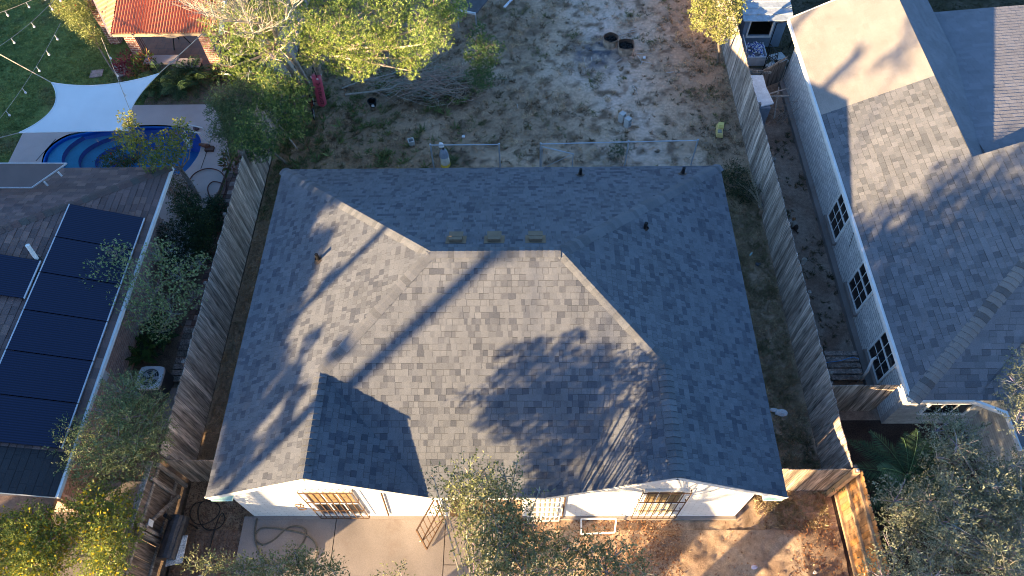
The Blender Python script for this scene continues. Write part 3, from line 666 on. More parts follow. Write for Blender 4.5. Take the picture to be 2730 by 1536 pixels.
def wx_window(y0, y1, z0, z1, zz):
    f = MB(); x = EX-.05
    for (a, c, d, e) in ((y0-.06, y1+.06, z0-.05, z0), (y0-.06, y1+.06, z1, z1+.05), (y0-.06, y0, z0, z1), (y1, y1+.06, z0, z1), (y0, y1, (z0+z1)/2-.025, (z0+z1)/2+.025)): f.box(x, EX-.002, a+.001, c-.001, d+.001, e-.001)
    for i in (1, 2): y = y0+(y1-y0)*i/3; f.box(x+.01, EX-.004, y-.006, y+.006, z0, z1)
    for i in (1, 3): z = z0+(z1-z0)*i/4; f.box(x+.012, EX-.005, y0, y1, z-.006, z+.006)
    o = f.build('window', M_white, rh)
    p = MB(); p.box(EX-.025, EX-.015, y0, y1, z0, z1); p.build('pane', M_glass, o)
    p = MB(); p.box(EX-.12, EX-.003, y0-.1, y1+.1, z0-.17, z0-.06); p.build('sill', M_conc, o)
    return o
for pa, pb in (((2112, 590), (2088, 555)), ((2155, 785), (2140, 740)), ((2210, 960), (2192, 905))):
    q0 = onp(*pa, (EX, 0, 0), (1, 0, 0)); q1 = onp(*pb, (EX, 0, 0), (1, 0, 0)); wx_window(q0[1], q0[1]+.95, .52, 2.05, 0)
window(rh, 11.15, 12.25, .75, 2.1, 2.8, 3, 2, M_white)
b = MB(); b.tube([(EX-.06, 7.9, 1.2), (EX-.04, 8.2, 1.9), (EX-.05, 8.6, 2.4)], .008, 5); b.build('cable', M_black, rh)
# alley things
b = thing('wood_step', (9.95, 4.4, 0), 'grey slatted wooden platform beside the nearest window in the alley', 'platform')
for i in range(5): m = MB(); m.box(9.3, 10.22, 4.0+i*.19, 4.15+i*.19, .22, .26, wcol(rnd, (.36, .31, .28), .2)); m.build('plank', M_wood, b)
for x in (9.4, 10.1): m = MB(); m.box(x-.03, x+.03, 4.02, 4.9, .0, .22, (.2, .17, .15)); m.build('joist', M_wood, b)
b = MB(); b.tube([(10.12, 4.0, .26), (10.12, 4.05, .75), (10.2, 4.25, 1.0), (10.3, 4.3, 1.05)], .04, 8); tag(b.build('drain_pipe', M_white, smooth=True, loc=(10.12, 4, .26)), 'white bent drain pipe standing on the slatted platform', 'pipe')
b = MB(); b.tube([at(2075, 912, .3), at(2110, 908, .35), at(2145, 898, .4), at(2160, 903, .4)], .012, 5, (.1, .3, .6)); tag(b.build('rope', M_vc, loc=tuple(at(2110, 908, 0))), 'blue rope lying behind the slatted platform', 'rope')
b = MB(); p = at(2018, 662, 0); b.lathe(p, [(.0, .015), (.06, .015), (.075, .2), (.08, .2), (.07, 0)], 12, (.75, .68, .6)); tag(b.build('cup', M_vc, loc=tuple(p)), 'cream plastic cup on the alley soil', 'cup')
# calico cat
p = at(1995, 572, 0); t = thing('cat', p, 'calico cat with brown, white and black fur crouching by the grey fence', 'cat')
m = MB(); m.blob(p+V(0, 0, .13), (.09, .19, .12), 12, 9, (.42, .36, .3)); m.blob(p+V(.01, -.1, .14), (.085, .11, .11), 10, 7, (.05, .035, .03)); m.blob(p+V(-.01, .17, .2), (.06, .065, .058), 10, 7, (.3, .15, .07))
for dx in (-.035, .035): m.tube([p+V(dx-.01, .19, .24), p+V(dx-.01, .185, .285)], [.02, .003], 5, (.1, .06, .04)); m.tube([p+V(dx, .12, .1), p+V(dx, .17, .015)], [.028, .02], 6, (.6, .5, .4))
for dx in (-.06, .06): m.tube([p+V(dx, -.1, .1), p+V(dx, -.04, .015)], [.04, .022], 6, (.1, .07, .05))
m.tube([p+V(0, -.18, .1), p+V(.08, -.26, .03), p+V(.14, -.2, .02)], [.02, .017, .01], 6, (.06, .04, .03)); m.build('body', M_vcm, t, smooth=True)
def litterbox(name, q, parts, label, cat):
    m = MB()
    for f in parts: f(m, q)
    return tag(m.build(name, M_vc, loc=tuple(q)), label, cat)
p = at(1888, 640, 0); litterbox('bottle', p, [lambda m, q: m.tube([q+V(-.06, -.07, .03), q+V(0, 0, .035), q+V(.04, .05, .03), q+V(.055, .07, .03)], [.028, .032, .03, .012], 8, (.5, .75, .78))], 'pale blue plastic bottle on the dry grass strip', 'bottle')
p = at(1905, 665, 0); litterbox('rag', p, [lambda m, q: m.blob(q+V(0, 0, .03), (.1, .07, .04), 7, 5, (.1, .11, .13), .5)], 'dark crumpled rag on the dry grass strip', 'rag')
p = at(1957, 1040, 0); litterbox('plastic_bag', p, [lambda m, q: (m.blob(q+V(.05, -.02, .09), (.16, .11, .1), 9, 7, (.75, .78, .8), .35), m.blob(q+V(-.12, .08, .06), (.13, .06, .05), 8, 6, (.7, .73, .76), .4))], 'white tied plastic bag on the grass right of the dark shingled house', 'bag')
# pile of junk near the playhouse
sh = thing('playhouse', (9.9, 19.3, 0), 'small blue wooden playhouse with a slatted grey roof behind the fence', 'shed')
m = MB(); q0 = (9.15, 18.45); BLU = (.2, .27, .36)
m.box(9.15, 9.35, 18.45, 18.5, 0, 1.35, BLU); m.box(9.35, 10.2, 18.45, 18.5, 0, .55, BLU); m.box(9.35, 10.2, 18.45, 18.5, 1.2, 1.35, BLU); m.box(10.2, 10.72, 18.45, 18.5, 0, 1.35, BLU)
m.box(9.15, 9.2, 18.5, 20.4, 0, 1.35, BLU); m.box(10.67, 10.72, 18.5, 20.4, 0, 1.35, BLU); m.box(9.2, 10.67, 20.35, 20.4, 0, 1.6, BLU); m.build('wall', M_vc, sh)
m = MB()
for i in range(8):
    y0 = 18.2+i*.31; z0 = 1.36+i*.06; m.hexa([(8.98, y0, z0), (10.86, y0, z0), (10.86, y0+.33, z0+.045), (8.98, y0+.33, z0+.045), (8.98, y0, z0+.03), (10.86, y0, z0+.03), (10.86, y0+.33, z0+.06), (8.98, y0+.33, z0+.06)], (.37+rnd.random()*.06, .42, .46))
m.build('roof', M_vcm, sh)
m = MB(); m.box(9.3, 9.36, 18.4, 18.44, .52, 1.22); m.box(10.2, 10.26, 18.4, 18.44, .52, 1.22); m.box(9.3, 10.26, 18.38, 18.44, .48, .54); m.build('window_frame', M_white, sh)
t = thing('cabinet', at(1905, 255, 0), 'white dented cabinet lying against the fence in the junk pile', 'cabinet')
m = MB(); c0 = at(1905, 262, 0); m.box(8.78, 9.3, 14.0, 15.2, .02, .98, (.22, .26, .32)); m.build('body', M_vc, t)
tp_ = [at(1882, 192, 1.0), at(1918, 192, 1.0), at(1926, 222, 1.0), at(1945, 262, 1.0), at(1892, 275, 1.0), at(1884, 230, 1.0)]; m = MB(); m.prism(tp_[::-1], (0, 0, .05), (.78, .8, .82)); m.build('panel', M_vc, t)
m = MB(); m.hexa([(8.66, 14.3, .56), (9.32, 14.34, .56), (9.25, 15.1, .57), (8.62, 15.12, .57), (8.66, 14.3, .6), (9.32, 14.34, .59), (9.25, 15.1, .64), (8.62, 15.12, .62)], (.75, .78, .8)); m.hexa([(8.62, 15.14, .57), (9.22, 15.12, .57), (9.05, 15.95, .57), (8.6, 15.95, .57), (8.62, 15.14, .6), (9.22, 15.12, .66), (9.05, 15.95, .6), (8.6, 15.95, .61)], (.72, .76, .8)); m.build('top', M_vc, t)
t = thing('bench', at(1900, 160, 0), 'old grey board bench beside the fence near the playhouse', 'bench')
m = MB(); m.box(8.75, 9.15, 16.35, 17.35, .4, .45, (.4, .38, .36)); m.build('seat', M_wood, t)
for y in (16.5, 17.2): m = MB(); m.box(8.8, 9.1, y-.03, y+.03, 0, .4, (.2, .18, .16)); m.build('leg', M_wood, t)
t = thing('crate', (9.6, 17.75, 0), 'open white crate heaped with blue and white cans in front of the playhouse', 'crate')
m = MB(); m.box(9.1, 10.0, 17.35, 17.4, 0, .4, (.6, .64, .7)); m.box(9.1, 9.14, 17.4, 18.25, 0, .75, (.65, .68, .72)); m.box(9.96, 10.0, 17.4, 18.25, 0, .38, (.5, .55, .62)); m.box(9.14, 9.96, 17.4, 18.25, 0, .25, (.3, .33, .4)); m.build('box', M_vc, t)
can0 = None
for i in range(70):
    a, c = rnd.random(), rnd.random(); q = V(9.2+a*.7, 17.45+c*.72, .3+.22*math.sin(a*3.1)*math.sin(c*3.1)+rnd.random()*.06)
    if can0 is None:
        m = MB(); m.tube([V(0, 0, 0), V(.12, .03, .0)], .034, 8, (.72, .76, .82)); m.tube([V(.035, .009, 0), V(.085, .021, 0)], .036, 8, (.05, .09, .42)); cn = m.build('can', M_vc); can0 = cn
    else: cn = can0.copy(); COL.objects.link(cn)
    cn.location = q; cn.rotation_euler = (rnd.uniform(-.6, .6), rnd.uniform(-.6, .6), rnd.uniform(0, 6.28)); tag(cn, 'blue and white drink can in the heaped crate', 'can', 'drink cans heaped in the white crate')
def junk_chair(x, y, rz, label):
    t = thing('patio_chair', (x, y, 0), label, 'chair', 'metal patio chairs in the alley'); c, s_ = math.cos(rz), math.sin(rz)
    T = lambda a, b_, z: V(x+c*a-s_*b_, y+s_*a+c*b_, z)
    m = MB(); m.prism([T(-.27, -.27, .42), T(.27, -.27, .42), T(.27, .27, .42), T(-.27, .27, .42)], (0, 0, .07), (.42, .44, .44)); m.build('seat', M_vcm, t)
    m = MB(); m.tube([T(-.28, .28, .4), T(-.28, .36, 1.0), T(.28, .36, 1.0), T(.28, .28, .4)], .018, 6)
    for i in range(1, 4): m.tube([T(-.28+.14*i, .29, .45), T(-.28+.14*i, .355, .99)], .008, 5)
    m.build('backrest', M_black, t)
    for sx in (-1, 1):
        m = MB(); m.tube([T(.29*sx, -.3, 0), T(.29*sx, -.29, .66), T(.29*sx, .28, .68), T(.29*sx, .32, 0)], .016, 6); m.build('leg', M_black, t)
junk_chair(10.35, 17.2, 1.9, 'black metal chair with grey cushion, the farther of the two beside the can crate')
junk_chair(10.15, 16.75, 2.2, 'black metal chair with grey cushion, the nearer of the two in the junk pile')
m = MB()
for a, c in (((9.35, 15.95, .9), (10.35, 16.5, 1.1)), ((8.9, 16.1, .85), (9.7, 15.9, .9))): m.beam(a, c, .02, .1, (.34, .29, .25))
m.prism([(9.5, 16.0, .02), (10.4, 16.45, .02), (10.4, 16.5, 1.0), (9.5, 16.05, .88)], (.0, .02, 0), (.2, .17, .15)); tag(m.build('broken_gate', M_wood, loc=(9.6, 16, 0)), 'broken brown board gate leaning across the alley', 'gate')
m = MB(); R = random.Random(4)
for i in range(46):
    a = V(9.6+R.uniform(-.35, .6), 14.4+R.uniform(-.5, .8), R.uniform(.1, .7)); d = V(R.uniform(-.5, .7), R.uniform(-.5, .4), R.uniform(-.2, .5)); m.tube([a, a+d*.5+V(0, 0, .05), a+d], [.013, .009, .004], 4, (.3, .25, .21))
for a, c in (((9.3, 14.9, .75), (10.2, 15.2, .8)), ((9.7, 14.3, .2), (9.85, 15.2, .85)), ((9.45, 14.9, .7), (10.15, 14.75, .85))): m.tube([a, c], [.03, .02], 6, (.42, .36, .31))
tag(m.build('dead_branches', M_bark, loc=(9.6, 14.5, 0)), 'tangle of bare dead branches beside the white cabinet in the alley', 'branches')
m = MB(); q = at(1850+520/2.898, 0, 0)
m = MB()
for a in ((10.2, 18.1), (11.1, 18.3)): m.tube([(a[0], a[1], 0), (a[0], a[1], 1.35)], .018, 6)
m.tube([(10.2, 18.1, 1.35), (11.1, 18.3, 1.4)], .018, 6); tag(m.build('metal_rack', M_black, loc=(10.2, 18.1, 0)), 'thin black metal rack standing beside the playhouse', 'rack')

# ------------------------------------------------------------------ left house
lh = thing('neighbour_house', (-14, 5, 0), 'pinkish brick house on the left with a brown shingled roof carrying solar panels', 'house')
XL = -9.93; sL = .36; YB, YF = 9.93, .02; zl = lambda x: ZE+sL*(XL-x)
def pal_left(R, u, v):
    t = R.random(); c = (.2, .135, .125) if t < .4 else (.16, .115, .11) if t < .8 else (.24, .16, .14); j = R.uniform(.85, 1.12); return tuple(x*j for x in c)
def pal_leftf(R, u, v):
    c = pal_left(R, u, v); k = max(0., min(1., (u-7.4)/1.4)); return lerp(c, (.042, .042, .046), 1-k) if u < 8.8 and False else c
RX = -16.6; tp = V(RX, YB-(XL-RX), zl(RX))
mb = MB()
YM = 1.05
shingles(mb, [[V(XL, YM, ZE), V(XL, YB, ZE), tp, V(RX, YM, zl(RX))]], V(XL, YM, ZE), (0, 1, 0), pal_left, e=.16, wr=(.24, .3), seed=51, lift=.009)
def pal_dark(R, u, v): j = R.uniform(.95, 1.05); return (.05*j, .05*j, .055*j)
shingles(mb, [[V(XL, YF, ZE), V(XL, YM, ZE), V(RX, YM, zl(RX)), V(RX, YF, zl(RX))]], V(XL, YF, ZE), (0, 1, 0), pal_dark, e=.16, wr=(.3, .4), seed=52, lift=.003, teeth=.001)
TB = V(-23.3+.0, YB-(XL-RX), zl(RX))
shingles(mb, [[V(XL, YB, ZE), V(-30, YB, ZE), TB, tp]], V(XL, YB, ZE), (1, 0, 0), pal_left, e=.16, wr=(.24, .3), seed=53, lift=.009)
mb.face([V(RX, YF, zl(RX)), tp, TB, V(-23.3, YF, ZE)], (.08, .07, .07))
rl = mb.build('roof', M_sh, lh)
cb = MB(); caps.drop = .3; caps(cb, V(XL, YB, ZE), tp, lambda R, u, v: (.14*R.uniform(.8, 1.2), .1, .09), w=.15, e=.2, seed=9, arch=.04); cb.build('ridge_cap', M_sh, rl)
b = MB(); b.beam(V(XL+.03, YF, ZE-.06), V(XL+.03, YB+.03, ZE-.06), .065, .11); b.build('gutter', M_white, rl)
b = MB(); b.beam(V(XL, YF+.03, ZE-.1), V(RX, YF+.03, zl(RX)-.1), .03, .17); b.build('rake_board', M_white, rl)
M_bl = brickmat('pinkish_brick_side', (.6, .38, .32), (.36, .24, .22), (.6, .5, .44), 'x', .24, .08, .01, jit=.2)
M_blf = brickmat('tan_plaster_brick', (.5, .36, .28), (.44, .31, .25), (.46, .34, .27), 'y', .5, .3, .004, jit=.12)
WX = -10.78
b = MB(); b.box(WX-.15, WX, .55, 9.3, 0, 2.6); b.build('side_wall', M_bl, lh)
b = MB(); b.prism([(WX-.15, .4, 0), (WX-.15, .4, 2.65), (-22, .4, 2.65+.1), (-22, .4, 0)][::-1], (0, .15, 0)); b.build('front_wall', M_blf, lh)
b = MB(); b.box(-22, WX-.15, 9.15, 9.3, 0, 2.6); b.build('back_wall', M_bl, lh)
b = MB(); b.prism([(XL-.05, .12, ZE-.25), (XL-.3, .12, ZE-.14), (RX, .12, zl(RX)-.2), (RX, .12, ZE-.25)][::-1], (0, .06, 0)); b.build('gable_board', mat('tan_stucco', (.5, .36, .28), .9), lh)
b = MB(); b.box(-16, WX+.3, -.75, .39, 1.75, 1.85, (.5, .35, .26)); b.build('awning', M_vcm, lh)
# solar panels lying on the roof slope
M_pan = mat('solar_cells', (.006, .01, .035), .22, n1=(1, .1), n2=(1, 0), spec=.45)
def panelmat():
    m = bpy.data.materials.new('solar_cell_lines'); m.use_nodes = True; t = m.node_tree; N = t.nodes; b = N['Principled BSDF']; b.inputs['Roughness'].default_value = .28; b.inputs['Specular IOR Level'].default_value = .5
    tc = N.new('ShaderNodeTexCoord'); wv = N.new('ShaderNodeTexWave'); wv.bands_direction = 'Y'; wv.inputs['Scale'].default_value = 5.2; wv.inputs['Distortion'].default_value = 0
    t.links.new(tc.outputs['Object'], wv.inputs[0]); mx = N.new('ShaderNodeMix'); mx.data_type = 'RGBA'; t.links.new(wv.outputs['Fac'], mx.inputs[0]); mx.inputs[6].default_value = (.005, .008, .024, 1); mx.inputs[7].default_value = (.011, .019, .058, 1)
    t.links.new(mx.outputs[2], b.inputs['Base Color']); bp = N.new('ShaderNodeBump'); bp.inputs['Strength'].default_value = .15; bp.inputs['Distance'].default_value = .01; t.links.new(wv.outputs['Fac'], bp.inputs['Height']); t.links.new(bp.outputs[0], b.inputs['Normal']); return m
M_pan = panelmat()
PN = nrm((sL, 0, 1)); P0 = V(XL, 0, ZE)+PN*.12
def onl(px, py): return onp(px, py, P0, PN)
def solar(c, label, rails=(0, 1)):
    """c: four corners, far-left, far-right, near-right, near-left"""
    t = thing('solar_panel', c[3], label, 'solar panel', 'solar panels on the left roof'); b = MB(); b.prism([c[3], c[2], c[1], c[0]], -PN*.035, (1, 1, 1)); b.build('cells', M_pan, t)
    for a, d in ((c[1], c[2]), (c[0], c[3])): b = MB(); b.beam(a-PN*.02, d-PN*.02, .03, .05, up=PN); b.build('edge_rail', M_alu, t)
M_alu = mat('bright_aluminium', (.62, .63, .66), .35, metal=.3, n1=(5, .1), n2=(30, .1))
re = [(362, 547), (333, 623), (302, 703), (263, 803), (230, 905), (192, 1013), (148, 1128)]
ords = ['topmost', 'second from the top', 'third from the top', 'third from the bottom', 'second from the bottom', 'bottom']
ys = [onl(*p)[1] for p in re]; xr = np.mean([onl(*p)[0] for p in re]); xl = onl(175, 501)[0]; yy = np.linspace(ys[0], ys[-1], 7)
onroof = lambda x, y: V(x, y, zl(x))+PN*.12
for i in range(6): a, c = yy[i]-.012, yy[i+1]+.012; solar([onroof(xl, a), onroof(xr, a), onroof(xr, c), onroof(xl, c)], 'dark blue solar panel, %s in the long column on the left roof' % ords[i])
x2 = onl(97, 655)[0]; y2 = onl(97, 655)[1]; y3 = onl(58, 750)[1]
solar([onroof(x2-2.0, y2), onroof(x2, y2), onroof(x2, y3), onroof(x2-2.0, y3)], 'single dark blue solar panel left of the white vent pipe')
t = thing('solar_panel', (-14.5, 9.2, 3.2), 'brown grey solar panel tilted up on brackets at the back of the left roof', 'solar panel', 'solar panels on the left roof')
q = [at(-60, 411, 3.9), at(168, 411, 3.9), at(80, 472, 3.5), at(-60, 472, 3.5)]; b = MB(); b.prism(q[::-1], (0, 0, -.035), (1, 1, 1)); b.build('cells', mat('dusty_panel', (.13, .1, .095), .35, n1=(2, .1), n2=(1, 0)), t)
for i in range(3): b = MB(); b.beam(q[i], q[i+1], .018, .04); b.build('edge_rail', M_alu, t)
for f in (.3, .7): p_ = q[1]*(1-f)+q[2]*f; b = MB(); b.beam(p_+V(.02, 0, -.05), p_+V(.05, -.02, -.2), .05, .04); b.build('bracket', M_alu, t)
p = onl(92, 648); b = MB(); b.tube([p-PN*.1, p+V(-.03, .1, .42)], .055, 10); vp = b.build('vent_pipe', M_white, lh); b = MB(); b.lathe(p-PN*.11, [(.1, .02), (.1, .05), (.05, .07)], 10, ax=PN); b.build('collar', M_black, vp)
b = MB(); q = onl(300, 905); b.box(WX+.002, WX+.16, 3.55, 3.8, 1.2, 1.55, (.55, .58, .6)); b.build('meter_box', M_vc, lh)
# air conditioner
t = thing('air_conditioner', (-9.85, 4.1, 0), 'white square air conditioning unit with a round fan grille beside the brick wall', 'air conditioner')
c = at(377, 950, .75); x0, x1, y0, y1 = c[0]-.34, c[0]+.34, c[1]-.34, c[1]+.34
b = MB(); b.box(x0+.02, x1-.02, y0+.02, y1-.02, .05, .7, (.07, .08, .09)); b.build('body', M_vc, t)
b = MB(); ring = [(.37, 0), (.37, .05), (.26, .06), (.25, .03)]; 
for k in range(4): pass
OUT = []
for k in range(24): a = 2*math.pi*k/24; ca, sa = math.cos(a), math.sin(a); s_ = .35/max(abs(ca), abs(sa), .78); OUT.append((c[0]+s_*ca*min(1, 1), c[1]+s_*sa))
INN = [(c[0]+.265*math.cos(2*math.pi*k/24), c[1]+.265*math.sin(2*math.pi*k/24)) for k in range(24)]
for k in range(24):
    k2 = (k+1) % 24; b.face([(*OUT[k], .76), (*OUT[k2], .76), (*INN[k2], .78), (*INN[k], .78)], (.72, .75, .78)); b.face([(*OUT[k], .68), (*OUT[k2], .68), (*OUT[k2], .76), (*OUT[k], .76)], (.72, .75, .78)); b.face([(*INN[k], .78), (*INN[k2], .78), (*INN[k2], .7), (*INN[k], .7)], (.3, .32, .34))
b.build('top', M_vc, t)
b = MB(); b.disc((c[0], c[1], .705), .27, 20, (.05, .06, .07)); b.build('shroud', M_vc, t)
b = MB()
for k in range(5): a = k*1.257; d = V(math.cos(a), math.sin(a), 0); n_ = V(-math.sin(a), math.cos(a), 0); b.face([V(c[0], c[1], .72)+d*.05-n_*.02, V(c[0], c[1], .72)+d*.24-n_*.06, V(c[0], c[1], .74)+d*.24+n_*.06, V(c[0], c[1], .74)+d*.05+n_*.03], (.45, .47, .5))
b.build('fan', M_vc, t)
b = MB()
for r_ in (.08, .14, .2, .26): b.tube([V(c[0]+r_*math.cos(q), c[1]+r_*math.sin(q), .785) for q in np.linspace(0, 6.283, 21)], .004, 4, (.6, .62, .64))
b.build('grille', M_vc, t)
# wood planks walkway and slab by the air conditioner
w_ = thing('plank_walk', (-9.1, 5, 0), 'grey plank walkway along the left garden side of the long fence', 'walkway')
for i in range(9): y = 4.1+i*.2; m = MB(); m.box(-9.55, -8.75, y, y+.17, .05, .09, wcol(rnd, (.3, .27, .25), .2)); m.build('plank', M_wood, w_)
m = MB(); m.box(-9.5, -8.95, 2.7, 3.9, .0, .08); tag(m.build('paving_slab', M_conc, loc=(-9.2, 3.3, 0)), 'narrow concrete slab beside the air conditioning unit', 'slab')
m = MB(); m.box(-13.5, -8.75, -4, 1.2, -.02, .05); tag(m.build('walkway', M_conc), kind='structure')

# ------------------------------------------------------------------ barrel grill
t = thing('barrel_grill', (-7.75, -.4, 0), 'black barrel grill standing against the brown board fence', 'grill')
A, B = V(-7.93, .1, .72), V(-8.0, -.92, .72)
m = MB(); m.tube([A, B], .24, 16); m.tube([A+V(.17, 0, .17), B+V(.17, 0, .17)], .015, 5); m.build('barrel', mat('sooty_steel', (.06, .06, .065), .45, metal=.4, n1=(5, .3), n2=(30, .3)), t, smooth=False)
for q in (V(-8.12, 0, 0), V(-7.76, 0, 0), V(-8.18, -.8, 0), V(-7.82, -.8, 0)): m = MB(); m.tube([q, q+V(0, 0, .6)], .02, 6); m.build('leg', M_black, t)
m = MB(); m.prism([at(430, 1352, .75), at(472, 1345, .75), at(458, 1415, .75), at(415, 1425, .75)][::-1], (0, 0, -.025), (.5, .48, .46)); m.build('side_shelf', M_wood, t)
m = MB(); m.tube([V(-8.05, .0, .9), V(-8.05, .0, 1.25)], .05, 8); m.build('chimney', M_black, t)
b = MB(); b.prism([V(-8.28, -.15, 1.3), V(-8.27, -.3, 1.3), V(-8.27, -.3, 1.52), V(-8.28, -.15, 1.52)], (.02, 0, 0), (.8, .8, .8)); tag(b.build('cloth', M_vc, loc=(-8.28, -.2, 1.4)), 'small white cloth hanging on the brown board fence', 'cloth')
#==NEXT2==
# ------------------------------------------------------------------ pool, sail, patio
cx, cy = np.mean([p[0] for p in POOL]), np.mean([p[1] for p in POOL])
M_pool = mat('pool_plaster', vcol=True, rough=.4, n1=(1.5, .15), n2=(20, .08))
b = MB(); n = len(POOL)
def offs(f, ox=0): return [(cx+ox+(p[0]-cx)*f, cy+(p[1]-cy)*f) for p in POOL]
rim = POOL
b2 = MB()
for i in range(n):
    p, q = POOL[i], POOL[(i+1) % n]; pi, qi = offs(.94)[i], offs(.94)[(i+1) % n]
    b2.face([(*p, .1), (*q, .1), (*q, .02), (*p, .02)], (.3, .3, .32))
    b.face([(*p, .03), (*q, .03), (*q, -1.2), (*p, -1.2)], (.03, .24, .8))
b.face([(*p, -1.2) for p in POOL[::-1]], (.03, .24, .5))
b.build('pool_basin', M_pool).update_tag(); tag(bpy.data.objects['pool_basin'], 'blue plastered swimming pool with curved steps at its left end', 'pool')
stp = MB()
for k, (f, z) in enumerate(((.93, -.12), (.78, -.3), (.63, -.48), (.48, -.68))):
    pts = [(p[0], p[1]) for p in offs(1)]; xm = min(p[0] for p in pts)
    lim = xm+(1-f)*0+.55+.48*k
    c = [(.1, .5, .68), (.06, .38, .5), (.05, .3, .42), (.04, .24, .4)][k]
    R0 = 2.6; ccx, ccy = xm+2.9-.0, cy+.1
    # ring sector between radius ro and ri, kept inside the pool outline
    ro, ri = 2.9-.5*k, 2.9-.5*(k+1)
    N_ = 26
    for j in range(N_):
        a0, a1 = math.radians(100+j*170/N_), math.radians(100+(j+1)*170/N_)
        def pt(r, a):
            x, y = ccx+r*math.cos(a), ccy+r*.62*math.sin(a); return (x, y)
        A_, B_, C_, D_ = pt(ro, a0), pt(ro, a1), pt(ri, a1), pt(ri, a0); lo = -1.19
        if k == 0: A_, B_ = pt(ro+.0, a0), pt(ro+.0, a1)
        stp.face([(*A_, z), (*B_, z), (*C_, z), (*D_, z)], c); stp.face([(*D_, z), (*C_, z), (*C_, z-.2), (*D_, z-.2)], (.01, .09, .5))
stp.build('pool_steps', M_pool, bpy.data.objects['pool_basin'])
wm = bpy.data.materials.new('pool_water'); wm.use_nodes = True; t_ = wm.node_tree; N = t_.nodes; N.clear()
out = N.new('ShaderNodeOutputMaterial'); tr = N.new('ShaderNodeBsdfTransparent'); tr.inputs[0].default_value = (.75, .92, .98, 1); gs = N.new('ShaderNodeBsdfGlossy'); gs.inputs['Roughness'].default_value = .06
frn = N.new('ShaderNodeFresnel'); frn.inputs[0].default_value = 1.33; mx = N.new('ShaderNodeMixShader'); nz = N.new('ShaderNodeTexNoise'); nz.inputs['Scale'].default_value = 3; bp = N.new('ShaderNodeBump'); bp.inputs['Strength'].default_value = .12
t_.links.new(nz.outputs[0], bp.inputs['Height']); t_.links.new(bp.outputs[0], gs.inputs['Normal']); t_.links.new(frn.outputs[0], mx.inputs[0]); t_.links.new(tr.outputs[0], mx.inputs[1]); t_.links.new(gs.outputs[0], mx.inputs[2]); t_.links.new(mx.outputs[0], out.inputs[0])
b = MB(); b.face([(*p, -.03) for p in POOL[::-1]]); tag(b.build('pool_water', wm), kind='structure')
t = thing('pool_slide_rail', at(520, 350, .1), 'white tubular pool ladder rails at the right edge of the pool', 'ladder')
for dy in (0, .45):
    p0 = at(500, 352, .12)+V(0, -dy*.6, 0); b = MB(); b.tube([p0+V(-.35, 0, -.3), p0+V(-.35, 0, .5), p0+V(-.1, 0, .75), p0+V(.35, 0, .6), p0+V(.5, 0, 0)], .025, 7); b.build('rail', M_white, t)
for k in range(3): p0 = at(500, 352, .12); b = MB(); b.box(p0[0]-.42, p0[0]-.3, p0[1]-.27, p0[1], -.1+k*.22, -.06+k*.22); b.build('tread', M_white, t)
b = MB(); p0 = at(522, 372, .12); b.tube([p0+V(-.3, .12, .05), p0+V(0, 0, .1), p0+V(.12, -.02, .1)], [.05, .09, .05], 7, (.14, .07, .05)); b.box(p0[0]-.05, p0[0]+.25, p0[1]-.18, p0[1]+.02, .1, .2, (.1, .06, .05)); tag(b.build('lizard_ornament', M_vcm, loc=tuple(p0)), 'brown cast ornament on the deck by the pool ladder', 'ornament')
b = MB(); b.blob(at(493, 323, .15), (.12, .1, .09), 8, 6, (.1, .07, .08), .3); tag(b.build('rock', M_vcm, loc=tuple(at(493, 323, 0))), 'small dark rock on the pale pool deck', 'rock')
zz = lambda x, y: ((440+x*.27599)/K, (250+y*.27605)/K)
def hosez(name, pts, z, r, m, label):
    P = [at(*zz(*p), z) for p in pts]; o = []
    for i in range(len(P)-1):
        p0, p1, p2, p3 = P[max(i-1, 0)], P[i], P[i+1], P[min(i+2, len(P)-1)]
        for q in range(6): t = q/6; o.append(.5*((2*p1)+(-p0+p2)*t+(2*p0-5*p1+4*p2-p3)*t*t+(-p0+3*p1-3*p2+p3)*t**3))
    b = MB(); b.tube(o, r, 6); return tag(b.build(name, m, smooth=True, loc=tuple(P[0])), label, 'hose')
hosez('garden_hose', [(190, 960), (250, 810), (330, 745), (430, 722), (530, 750), (585, 830), (590, 900), (560, 1000), (480, 1090), (450, 1030), (410, 920), (450, 855), (520, 855), (575, 890), (570, 980), (500, 1090), (420, 1180)], .14, .02, mat('maroon_rubber', (.1, .035, .03), .5), 'maroon garden hose looped on the pool deck and brick path')
# sail
cA, cB, cC, cD = at(130, 208, 3.1), at(400, 185, 3.1), at(322, 328, 2.75), at(48, 334, 2.85)
def edge(p, q, k, z):
    m = (p+q)/2; ctr = (cA+cB+cC+cD)/4; d = ctr-m; d[2] = 0
    return lambda t: p*(1-t)+q*t+d*k*4*t*(1-t)+V(0, 0, -z)*4*t*(1-t)
eAB, eBC, eDC, eAD = edge(cA, cB, .2, .1), edge(cB, cC, .22, .1), edge(cD, cC, .07, .08), edge(cA, cD, .28, .1)
NS = 18; b = MB(); G = [[None]*(NS+1) for _ in range(NS+1)]
for i in range(NS+1):
    for j in range(NS+1):
        u, v = i/NS, j/NS
        G[i][j] = (1-v)*eAB(u)+v*eDC(u)+(1-u)*eAD(v)+u*eBC(v)-((1-u)*(1-v)*cA+u*(1-v)*cB+(1-u)*v*cD+u*v*cC)+V(0, 0, .18*math.sin(3.1*u)*math.sin(3.1*v))
for i in range(NS):
    for j in range(NS): b.face([G[i][j+1], G[i+1][j+1], G[i+1][j], G[i][j]])
for (P_, Q_) in ((lambda k: G[k][0], 0), (lambda k: G[k][NS], 0), (lambda k: G[0][k], 0), (lambda k: G[NS][k], 0)):
    b.tube([P_(k) for k in range(NS+1)], .02, 5)
